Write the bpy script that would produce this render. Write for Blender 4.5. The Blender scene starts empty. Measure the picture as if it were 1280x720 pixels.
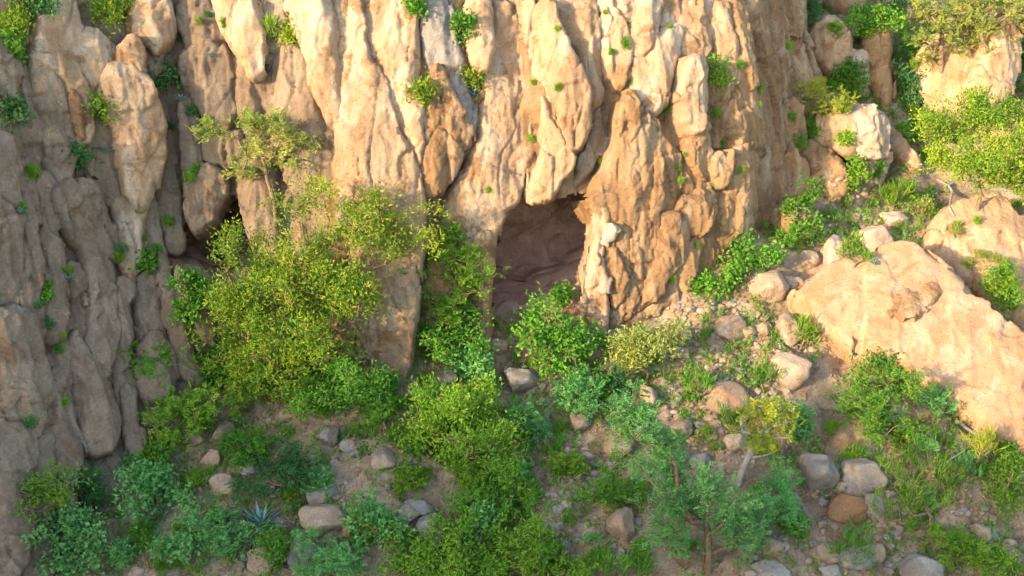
import bpy, math, random
import numpy as np
from mathutils import Vector
from mathutils.bvhtree import BVHTree

# ------------------------------------------------------------------ camera, sky, sun, exposure
scene = bpy.context.scene
C = scene.collection
PITCH = math.radians(20.0); HFOV = math.radians(50.0)
CAM = np.array([0.0, -17.85, 6.8])
FPX = 640.0 / math.tan(HFOV / 2)
cd = bpy.data.cameras.new('camera'); cam = bpy.data.objects.new('camera', cd); C.objects.link(cam)
cam.location = CAM; cam.rotation_euler = (math.pi / 2 - PITCH, 0, 0)
cd.sensor_width = 36; cd.lens = 18 / math.tan(HFOV / 2); cd.clip_end = 2000; cd.clip_start = 0.1
scene.camera = cam

SUN_D = np.array([0.76, 0.61, -0.25]); SUN_D /= np.linalg.norm(SUN_D)      # direction light travels
w = bpy.data.worlds.new('World'); scene.world = w; w.use_nodes = True
nt = w.node_tree; nt.nodes.clear()
sky = nt.nodes.new('ShaderNodeTexSky'); sky.sky_type = 'NISHITA'; sky.sun_disc = False
sky.sun_elevation = math.asin(-SUN_D[2]); sky.sun_rotation = math.atan2(-SUN_D[0], -SUN_D[1])
sky.air_density = 1.0; sky.dust_density = 1.5; sky.ozone_density = 1.0
bg = nt.nodes.new('ShaderNodeBackground'); bg.inputs['Strength'].default_value = 0.15
out = nt.nodes.new('ShaderNodeOutputWorld')
nt.links.new(sky.outputs[0], bg.inputs[0]); nt.links.new(bg.outputs[0], out.inputs[0])
sd = bpy.data.lights.new('sun', 'SUN'); sd.energy = 2.15; sd.angle = math.radians(2.2); sd.color = (1.0, 0.76, 0.47)
sun = bpy.data.objects.new('sun', sd); C.objects.link(sun)
sun.rotation_euler = Vector(SUN_D).to_track_quat('-Z', 'Y').to_euler(); sun.location = (-30, -30, 20)
vs = scene.view_settings; vs.view_transform = 'Standard'; vs.look = 'None'; vs.exposure = 2.22; vs.gamma = 1.0
vs.use_curve_mapping = False

# ------------------------------------------------------------------ numeric helpers
FW = np.array([0, math.cos(PITCH), -math.sin(PITCH)]); UPV = np.array([0, math.sin(PITCH), math.cos(PITCH)])
def rays(px, py):
    px = np.asarray(px, float); py = np.asarray(py, float)
    d = FW * FPX + np.multiply.outer(px - 640, [1, 0, 0]) + np.multiply.outer(360 - py, UPV)
    return d / np.linalg.norm(d, axis=-1, keepdims=True)
def project(P):
    q = P - CAM; zc = q @ FW
    return 640 + FPX * q[..., 0] / zc, 360 - FPX * (q @ UPV) / zc
def at_Y(px, py, Y):
    d = rays(px, py); return CAM + d * ((np.asarray(Y, float) - CAM[1]) / d[..., 1])[..., None]

def _h(ix, iy, iz, s):
    n = (ix * 374761393 + iy * 668265263 + iz * 2147483647 + s * 974634777) & 0xffffffff
    n = ((n ^ (n >> 13)) * 1274126177) & 0xffffffff
    n = ((n ^ (n >> 15)) * 2246822519) & 0xffffffff
    return ((n ^ (n >> 16)) & 0xffff) / 32767.5 - 1.0
def noise(P, s=0):
    f = np.floor(P); i = f.astype(np.int64); u = P - f; u = u * u * u * (u * (u * 6 - 15) + 10)
    x, y, z = i[..., 0], i[..., 1], i[..., 2]; a, b, c = u[..., 0], u[..., 1], u[..., 2]
    r = 0
    for dx in (0, 1):
        for dy in (0, 1):
            for dz in (0, 1):
                r = r + (a if dx else 1 - a) * (b if dy else 1 - b) * (c if dz else 1 - c) * _h(x + dx, y + dy, z + dz, s)
    return r
def fbm(P, s=0, o=4, g=0.5):
    r = 0; a = 1.0
    for k in range(o):
        r = r + a * noise(P * (2.03 ** k) + 17.3 * k, s + k); a *= g
    return r
def worley(p, s):
    """cell id hash pair, vector to the cell point, distance to the cell border (2-D)"""
    f = np.floor(p).astype(np.int64); b1 = np.full(len(p), 9.0); b2 = b1.copy(); vx = np.zeros(len(p)); vy = vx.copy(); a1 = vx.copy(); a2 = vx.copy(); a3 = vx.copy()
    for i in (-1, 0, 1):
        for j in (-1, 0, 1):
            cx = f[:, 0] + i; cy = f[:, 1] + j; z0 = np.zeros_like(cx)
            dx = p[:, 0] - cx - .5 - .45 * _h(cx, cy, z0, s); dy = p[:, 1] - cy - .5 - .45 * _h(cx, cy, z0, s + 1); d = np.sqrt(dx * dx + dy * dy); m = d < b1
            b2 = np.where(m, b1, np.minimum(b2, d)); b1 = np.where(m, d, b1); vx = np.where(m, dx, vx); vy = np.where(m, dy, vy)
            a1 = np.where(m, _h(cx, cy, z0, s + 2), a1); a2 = np.where(m, _h(cx, cy, z0, s + 3), a2); a3 = np.where(m, _h(cx, cy, z0, s + 4), a3)
    return a1, a2, a3, vx, vy, b2 - b1
def fracture(p, s, sx, sy, warp, amp):
    """broken rock: cells of tilted planes with open joints"""
    a1, a2, a3, vx, vy, e = worley(np.stack([p[:, 0] * sx + warp, p[:, 1] * sy + warp * .6], 1), s)
    return amp * (.55 * a1 + .9 * a2 * vx + .7 * a3 * vy - .28 * np.clip(1 - e / .06, 0, 1))
def sstep(x, a, b):
    t = np.clip((x - a) / (b - a), 0, 1); return t * t * (3 - 2 * t)
def chaikin(p, n=2):
    for _ in range(n):
        q = np.roll(p, -1, 0)
        p = np.stack([p * .75 + q * .25, p * .25 + q * .75], 1).reshape(-1, 2)
    return p
def sdist(pts, poly):
    """signed distance to a polygon, positive inside"""
    a = poly; b = np.roll(poly, -1, 0); out = np.full(len(pts), 1e9); ins = np.zeros(len(pts), bool)
    for p, q in zip(a, b):
        e = q - p; L = e @ e
        if L < 1e-12: continue
        w_ = pts - p; t = np.clip((w_ @ e) / L, 0, 1)
        out = np.minimum(out, ((w_ - t[:, None] * e) ** 2).sum(1))
        c = ((p[1] > pts[:, 1]) != (q[1] > pts[:, 1])) & (pts[:, 0] < (q[0] - p[0]) * (pts[:, 1] - p[1]) / (q[1] - p[1] + 1e-12) + p[0])
        ins ^= c
    d = np.sqrt(out); return np.where(ins, d, -d)

# ------------------------------------------------------------------ mesh helpers
def mesh(name, V, F, smooth=True, tint=None):
    m = bpy.data.meshes.new(name); V = np.asarray(V, np.float32); F = np.asarray(F, np.int32); k = F.shape[1]
    m.vertices.add(len(V)); m.vertices.foreach_set('co', V.ravel())
    m.loops.add(F.size); m.loops.foreach_set('vertex_index', F.ravel())
    m.polygons.add(len(F)); m.polygons.foreach_set('loop_start', np.arange(len(F), dtype=np.int32) * k)
    m.polygons.foreach_set('use_smooth', np.full(len(F), smooth))
    if tint is not None:
        a = m.attributes.new('tint', 'FLOAT', 'POINT'); a.data.foreach_set('value', np.asarray(tint, np.float32))
    m.update(calc_edges=True); return m
def obj(name, m, mat, parent=None, loc=(0, 0, 0)):
    o = bpy.data.objects.new(name, m); C.objects.link(o)
    if m is not None and mat is not None and not m.materials: m.materials.append(mat)
    o.parent = parent; o.location = loc; return o
def tag(o, label=None, cat=None, group=None, kind=None):
    for k, v in (('label', label), ('category', cat), ('group', group), ('kind', kind)):
        if v: o[k] = v
    return o
def empty(name, loc):
    o = bpy.data.objects.new(name, None); C.objects.link(o); o.location = loc; o.empty_display_size = 0.1; return o
def grid_faces(nu, nv, keep=None):
    i = np.arange(nu * nv).reshape(nv, nu)
    f = np.stack([i[:-1, :-1], i[:-1, 1:], i[1:, 1:], i[1:, :-1]], -1).reshape(-1, 4)
    if keep is not None:
        k = keep.ravel(); f = f[k[f].all(1)]
    return f
def compact(V, F):
    u, inv = np.unique(F, return_inverse=True); return V[u], inv.reshape(F.shape)

# ------------------------------------------------------------------ materials
def newmat(name):
    m = bpy.data.materials.new(name); m.use_nodes = True; n = m.node_tree; n.nodes.clear(); return m, n
def N(n, t, **kw):
    x = n.nodes.new(t)
    for k, v in kw.items():
        if hasattr(x, k): setattr(x, k, v)
        else: x.inputs[k].default_value = v
    return x
def mixc(n, fac, a, b, blend='MIX'):
    x = n.nodes.new('ShaderNodeMix'); x.data_type = 'RGBA'; x.blend_type = blend
    for sock, v in ((x.inputs[0], fac), (x.inputs[6], a), (x.inputs[7], b)):
        if hasattr(v, 'is_output'): n.links.new(v, sock)
        elif isinstance(v, (int, float)): sock.default_value = v
        else: sock.default_value = (*v, 1)
    return x.outputs[2]
def ramp(n, src, a, b):
    r = N(n, 'ShaderNodeMapRange'); r.inputs[1].default_value = a; r.inputs[2].default_value = b
    r.interpolation_type = 'SMOOTHSTEP'; n.links.new(src, r.inputs[0]); return r.outputs[0]
def tex(n, co, scale, detail=4, rough=0.6, dist=0.0, sc=None):
    if sc:
        mp = N(n, 'ShaderNodeMapping'); mp.inputs['Scale'].default_value = sc; n.links.new(co, mp.inputs[0]); co = mp.outputs[0]
    t = N(n, 'ShaderNodeTexNoise'); t.inputs['Scale'].default_value = scale; t.inputs['Detail'].default_value = detail
    t.inputs['Roughness'].default_value = rough; t.inputs['Distortion'].default_value = dist
    n.links.new(co, t.inputs[0]); return t.outputs[0]
def rock_material(name, c1, c2, c3, stain, bump=1.0, local=False):
    """three mineral tones, grain, iron stains with their own shape, granular relief"""
    m, n = newmat(name)
    if local: co = N(n, 'ShaderNodeTexCoord').outputs['Object']
    else: co = N(n, 'ShaderNodeNewGeometry').outputs['Position']
    info = N(n, 'ShaderNodeObjectInfo').outputs['Random']
    big = tex(n, co, 0.7, 4, 0.6, 0.4); streak = tex(n, co, 1.0, 5, 0.65, 0.3, (2.2, 2.2, 0.5)); mid = tex(n, co, 3.5, 5, 0.65)
    grain = tex(n, co, 26, 6, 0.75); fine = tex(n, co, 95, 3, 0.7); pat = tex(n, co, 1.7, 6, 0.7, 0.8)
    col = mixc(n, ramp(n, big, .38, .62), c1, c2)
    col = mixc(n, ramp(n, streak, .47, .64), col, c3)
    col = mixc(n, ramp(n, pat, .53, .64), col, stain)
    varn = tex(n, co, 1.0, 6, 0.7, 0.2, (3.5, 3.5, 0.28)); blot = tex(n, co, 0.9, 3, 0.5)
    va = N(n, 'ShaderNodeMath', operation='MULTIPLY'); n.links.new(ramp(n, varn, .56, .70), va.inputs[0]); n.links.new(ramp(n, blot, .46, .60), va.inputs[1])
    va2 = N(n, 'ShaderNodeMath', operation='MULTIPLY'); n.links.new(va.outputs[0], va2.inputs[0]); va2.inputs[1].default_value = 0.65
    col = mixc(n, va2.outputs[0], col, tuple(0.42 * q for q in stain))
    lich = tex(n, co, 6.5, 6, 0.75, 0.6); la = N(n, 'ShaderNodeMath', operation='MULTIPLY'); n.links.new(ramp(n, lich, .60, .66), la.inputs[0]); la.inputs[1].default_value = 0.4
    col = mixc(n, la.outputs[0], col, (.40, .36, .29))
    k = N(n, 'ShaderNodeMath', operation='MULTIPLY_ADD'); n.links.new(mid, k.inputs[0]); k.inputs[1].default_value = 0.7; k.inputs[2].default_value = 0.65
    v = N(n, 'ShaderNodeMath', operation='MULTIPLY_ADD'); n.links.new(grain, v.inputs[0]); v.inputs[1].default_value = 1.15; v.inputs[2].default_value = 0.43
    q = N(n, 'ShaderNodeMath', operation='MULTIPLY'); n.links.new(k.outputs[0], q.inputs[0]); n.links.new(v.outputs[0], q.inputs[1])
    z = N(n, 'ShaderNodeMath', operation='MULTIPLY_ADD'); n.links.new(info, z.inputs[0]); z.inputs[1].default_value = 0.22; z.inputs[2].default_value = 0.89
    q2 = N(n, 'ShaderNodeMath', operation='MULTIPLY'); n.links.new(q.outputs[0], q2.inputs[0]); n.links.new(z.outputs[0], q2.inputs[1])
    cc = N(n, 'ShaderNodeCombineColor')
    for i in range(3): n.links.new(q2.outputs[0], cc.inputs[i])
    col = mixc(n, 1.0, col, cc.outputs[0], 'MULTIPLY')
    b = N(n, 'ShaderNodeBsdfPrincipled'); b.inputs['Roughness'].default_value = 0.92; b.inputs['Specular IOR Level'].default_value = 0.15
    n.links.new(col, b.inputs['Base Color'])
    s = None
    for h, d, st in ((mid, 0.06, 0.6), (grain, 0.034, 0.85), (fine, 0.009, 0.7)):
        bp = N(n, 'ShaderNodeBump'); bp.inputs['Distance'].default_value = d * bump; bp.inputs['Strength'].default_value = st
        n.links.new(h, bp.inputs['Height'])
        if s is not None: n.links.new(s, bp.inputs['Normal'])
        s = bp.outputs[0]
    n.links.new(s, b.inputs['Normal'])
    o = N(n, 'ShaderNodeOutputMaterial'); n.links.new(b.outputs[0], o.inputs[0]); return m
def leaf_material(name, ca, cb, trans=0.35, cc=(.34, .23, .09)):
    m, n = newmat(name)
    a = N(n, 'ShaderNodeAttribute', attribute_name='tint').outputs['Fac']
    info = N(n, 'ShaderNodeObjectInfo').outputs['Random']
    col = mixc(n, a, ca, cb)
    if cc: col = mixc(n, ramp(n, a, .955, .965), col, cc)
    h = N(n, 'ShaderNodeHueSaturation'); n.links.new(col, h.inputs['Color'])
    v = N(n, 'ShaderNodeMath', operation='MULTIPLY_ADD'); n.links.new(info, v.inputs[0]); v.inputs[1].default_value = 0.3; v.inputs[2].default_value = 0.85
    n.links.new(v.outputs[0], h.inputs['Value'])
    b = N(n, 'ShaderNodeBsdfPrincipled'); b.inputs['Roughness'].default_value = 0.6; b.inputs['Specular IOR Level'].default_value = 0.25
    t = N(n, 'ShaderNodeBsdfTranslucent'); mx = N(n, 'ShaderNodeMixShader'); mx.inputs[0].default_value = trans
    n.links.new(h.outputs[0], b.inputs['Base Color']); n.links.new(h.outputs[0], t.inputs[0])
    n.links.new(b.outputs[0], mx.inputs[1]); n.links.new(t.outputs[0], mx.inputs[2])
    o = N(n, 'ShaderNodeOutputMaterial'); n.links.new(mx.outputs[0], o.inputs[0]); return m
def bark_material(name, c1, c2):
    m, n = newmat(name); co = N(n, 'ShaderNodeTexCoord').outputs['Object']
    t = tex(n, co, 14, 5, 0.7); col = mixc(n, ramp(n, t, .35, .65), c1, c2)
    b = N(n, 'ShaderNodeBsdfPrincipled'); b.inputs['Roughness'].default_value = 0.9; n.links.new(col, b.inputs['Base Color'])
    bp = N(n, 'ShaderNodeBump'); bp.inputs['Distance'].default_value = 0.01; n.links.new(t, bp.inputs['Height']); n.links.new(bp.outputs[0], b.inputs['Normal'])
    o = N(n, 'ShaderNodeOutputMaterial'); n.links.new(b.outputs[0], o.inputs[0]); return m

M = {
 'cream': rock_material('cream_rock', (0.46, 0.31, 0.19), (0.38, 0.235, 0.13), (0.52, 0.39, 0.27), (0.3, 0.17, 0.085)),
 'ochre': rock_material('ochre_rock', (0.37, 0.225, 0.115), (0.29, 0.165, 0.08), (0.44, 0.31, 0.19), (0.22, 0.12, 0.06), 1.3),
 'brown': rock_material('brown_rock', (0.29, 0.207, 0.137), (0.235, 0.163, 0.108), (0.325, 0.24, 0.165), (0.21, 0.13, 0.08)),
 'grey': rock_material('grey_rock', (0.33, 0.285, 0.24), (0.27, 0.23, 0.19), (0.37, 0.32, 0.265), (0.3, 0.215, 0.145)),
 'tan': rock_material('tan_rock', (0.4, 0.285, 0.195), (0.34, 0.23, 0.155), (0.43, 0.33, 0.24), (0.31, 0.19, 0.115)),
 'rust': rock_material('rust_rock', (0.38, 0.21, 0.105), (0.32, 0.17, 0.085), (0.4, 0.26, 0.15), (0.27, 0.14, 0.07)),
 'white': rock_material('white_rock', (0.5, 0.38, 0.28), (0.44, 0.31, 0.21), (0.54, 0.44, 0.35), (0.38, 0.24, 0.14), 1.2),
 'bluegrey': rock_material('bluegrey_rock', (0.31, 0.27, 0.235), (0.26, 0.225, 0.195), (0.34, 0.295, 0.25), (0.31, 0.22, 0.145)),
 'cave': rock_material('cave_rock', (.52, .32, .235), (.45, .27, .195), (.55, .37, .275), (.38, .22, .155)),
 'outcrop': rock_material('outcrop_rock', (0.47, 0.3, 0.175), (0.4, 0.24, 0.125), (0.49, 0.345, 0.225), (0.36, 0.2, 0.105), 1.0),
 'soil': rock_material('soil', (0.4, 0.285, 0.185), (0.33, 0.22, 0.135), (0.45, 0.34, 0.235), (0.27, 0.165, 0.1), 1.6),
 'far': rock_material('hill_soil', (.12, .11, .06), (.16, .12, .07), (.10, .11, .05), (.08, .09, .04)),
 'l_yellow': leaf_material('leaf_yellow_green', (0.1, 0.25, 0.025), (0.44, 0.52, 0.04), .4),
 'l_green': leaf_material('leaf_green', (0.06, 0.2, 0.022), (0.22, 0.45, 0.045), .4),
 'l_mid': leaf_material('leaf_mid_green', (0.1, 0.26, 0.025), (0.32, 0.48, 0.04), .4),
 'l_teal': leaf_material('leaf_blue_green', (.095, .30, .07), (.30, .57, .175), .35),
 'l_dark': leaf_material('leaf_dark_green', (0.05, 0.16, 0.045), (0.13, 0.28, 0.075), .35),
 'l_pale': leaf_material('leaf_pale', (0.22, 0.31, 0.06), (0.5, 0.52, 0.13), .4),
 'l_gold': leaf_material('leaf_gold', (0.28, 0.36, 0.035), (0.58, 0.58, 0.06), .4),
 'agave': leaf_material('agave_leaf', (0.14, 0.27, 0.22), (0.28, 0.42, 0.36), .08, None),
 'dry': leaf_material('dry_leaf', (.20, .13, .07), (.30, .21, .12), .2),
 'bark': bark_material('bark', (.16, .105, .07), (.26, .17, .11)),
 'bark_red': bark_material('bark_red', (.15, .085, .05), (.24, .14, .085)),
 'dead': bark_material('dead_wood', (.30, .26, .23), (.42, .36, .31)),
}

# ------------------------------------------------------------------ ground
def ground_z(x, y):
    x = np.asarray(x, float); y = np.asarray(y, float)
    P = np.stack([x, y, np.zeros_like(x)], -1)
    base = -0.1 + 0.53 * (y + 0.5)
    base = np.where(y < -7, -3.545 - 3.6 * (1 - np.exp((y + 7) / 6.8)), base)
    z = base + 0.30 * fbm(P * 0.45, 11, 3) * sstep(np.abs(y + 1), 0.3, 3) + 0.10 * fbm(P * 1.6, 5, 3) + 0.045 * fbm(P * 5, 9, 4, .6)
    z += 0.35 * np.exp(-((x - 4.0) / 1.6) ** 2 - ((y - .6) / 1.2) ** 2)                    # rubble shoulder by the outcrop
    k = sstep(y, -.05, .55) * (1 - sstep(np.abs(x - .45), 1.0, 1.5)) * (1 - sstep(y, 2.6, 3.4))      # level floor of the cave
    return z * (1 - k) + k * (-.9 + .05 * fbm(P * 3, 15, 3))
def axis(lo, a, b, hi, sp):
    r = list(np.arange(a, b, sp)); s = sp; v = b
    while v < hi: r.append(v); s *= 1.25; v += s
    s = sp; v = a - sp
    while v > lo: r.insert(0, v); s *= 1.25; v -= s
    return np.array(r)
gx = axis(-70, -8.2, 11, 70, 0.045); gy = axis(-75, -6.2, 10, 60, 0.05)
GX, GY = np.meshgrid(gx, gy); GV = np.stack([GX, GY, ground_z(GX, GY)], -1).reshape(-1, 3)
ground = tag(obj('ground', mesh('ground', GV, grid_faces(len(gx), len(gy))), M['soil']), kind='structure')

# opposite hillside, behind and left of the camera: unseen, added to block the low sun, crest shaped to the shade's edge
hd = np.array([SUN_D[0], SUN_D[1]]); TANE = -SUN_D[2] / np.linalg.norm(hd); hd /= np.linalg.norm(hd); hp = np.array([hd[1], -hd[0]])
HILL_R = 42.0
def hill_coord(P):      # (across the light, height of the light ray where it passes the crest)
    r = P[..., 0] * hd[0] + P[..., 1] * hd[1]
    return P[..., 0] * hp[0] + P[..., 1] * hp[1], P[..., 2] + (r + HILL_R) * TANE
CREST = [(-30, 16.5), (-12, 15.2), (-5.0, 14.6), (-3.4, 13.6), (-2.5, 10.7), (-1, 9.4), (1, 9.4), (3, 9.7), (6, 10.4), (9, 10.6), (14, 10.2), (30, 9.5)]
ss = np.linspace(-45, 45, 181); rr = np.linspace(-24, 24, 61); S, R = np.meshgrid(ss, rr)
cz = np.interp(S, [c[0] for c in CREST], [c[1] for c in CREST]) + 0.18 * fbm(np.stack([S * .9, S * 0, S * 0], -1), 3, 3)
foot = -9.0
fall = np.where(R < 0, np.clip(1 + R / 24, 0, 1), np.clip(1 - R / 20, 0, 1)) ** 1.15
hz = foot + (cz - foot) * fall + np.where(np.abs(R) > 1.5, -0.5 * np.abs(fbm(np.stack([S * .2, R * .2, S * 0], -1), 8, 3)), 0)
HV = np.stack([hp[0] * S + hd[0] * (R - HILL_R), hp[1] * S + hd[1] * (R - HILL_R), hz], -1).reshape(-1, 3)
tag(obj('hill', mesh('hill', HV, grid_faces(len(ss), len(rr))), M['far']), kind='structure')

# ------------------------------------------------------------------ cliff base sheet  y = F(x, z)
CP = [(20,715,-4.7),(60,690,-4.4),(130,560,-2.8),(240,480,-1.6),(330,455,-1.25),(480,450,-1.2),(600,412,-0.6),(640,400,-0.3),(750,410,-0.5),(860,378,0.1),(940,300,1.3),(985,230,2.7),
      (20,400,-2.7),(20,200,-1.5),(100,300,-1.1),(200,350,-0.8),(300,250,0.1),(450,250,-0.4),(640,250,0.2),(740,240,0.2),(850,200,0.7),(940,150,1.9),
      (20,20,-0.4),(150,20,0.7),(300,20,1.0),(450,20,0.7),(640,20,1.1),(800,20,1.5),(930,20,2.6),(980,60,4.0)]
cpa = np.array(CP, float); cw = at_Y(cpa[:, 0], cpa[:, 1], cpa[:, 2]); XZ = cw[:, [0, 2]]
def _k(r2): return 0.5 * r2 * np.log(r2 + 1e-9)
n_ = len(XZ); A = np.zeros((n_ + 3, n_ + 3)); D2 = ((XZ[:, None] - XZ[None]) ** 2).sum(-1)
A[:n_, :n_] = _k(D2) + 0.25 * np.eye(n_); A[:n_, n_] = 1; A[:n_, n_ + 1:] = XZ; A[n_:, :n_] = A[:n_, n_:].T
TPS = np.linalg.solve(A, np.concatenate([cw[:, 1], [0, 0, 0]]))
def Fbase(x, z):
    x = np.asarray(x, float); z = np.asarray(z, float); r = TPS[n_] + TPS[n_ + 1] * x + TPS[n_ + 2] * z
    for i in range(n_): r = r + TPS[i] * _k((x - XZ[i, 0]) ** 2 + (z - XZ[i, 1]) ** 2)
    r = r + 2.5 * np.maximum(0, x - 5.75) ** 1.6
    return r + 0.3 * np.maximum(0, z - 6.5) ** 2
def hitF(px, py):
    d = rays(px, py); Y = np.zeros(np.shape(px))
    for _ in range(25):
        P = at_Y(px, py, Y); Y = Y * .5 + .5 * Fbase(P[..., 0], P[..., 2])
    return at_Y(px, py, Y)
CAVE1 = [(614,398),(616,350),(620,312),(630,280),(645,256),(662,248),(690,252),(715,244),(742,242),(744,275),(737,305),(729,335),(728,368),(715,385),(680,398),(645,408)]
CAVE2 = [(212,322),(222,290),(243,270),(266,250),(292,244),(312,285),(322,325),(300,352),(262,362),(230,350)]
b, c_, o_ = 'brown', 'cream', 'ochre'
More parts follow.
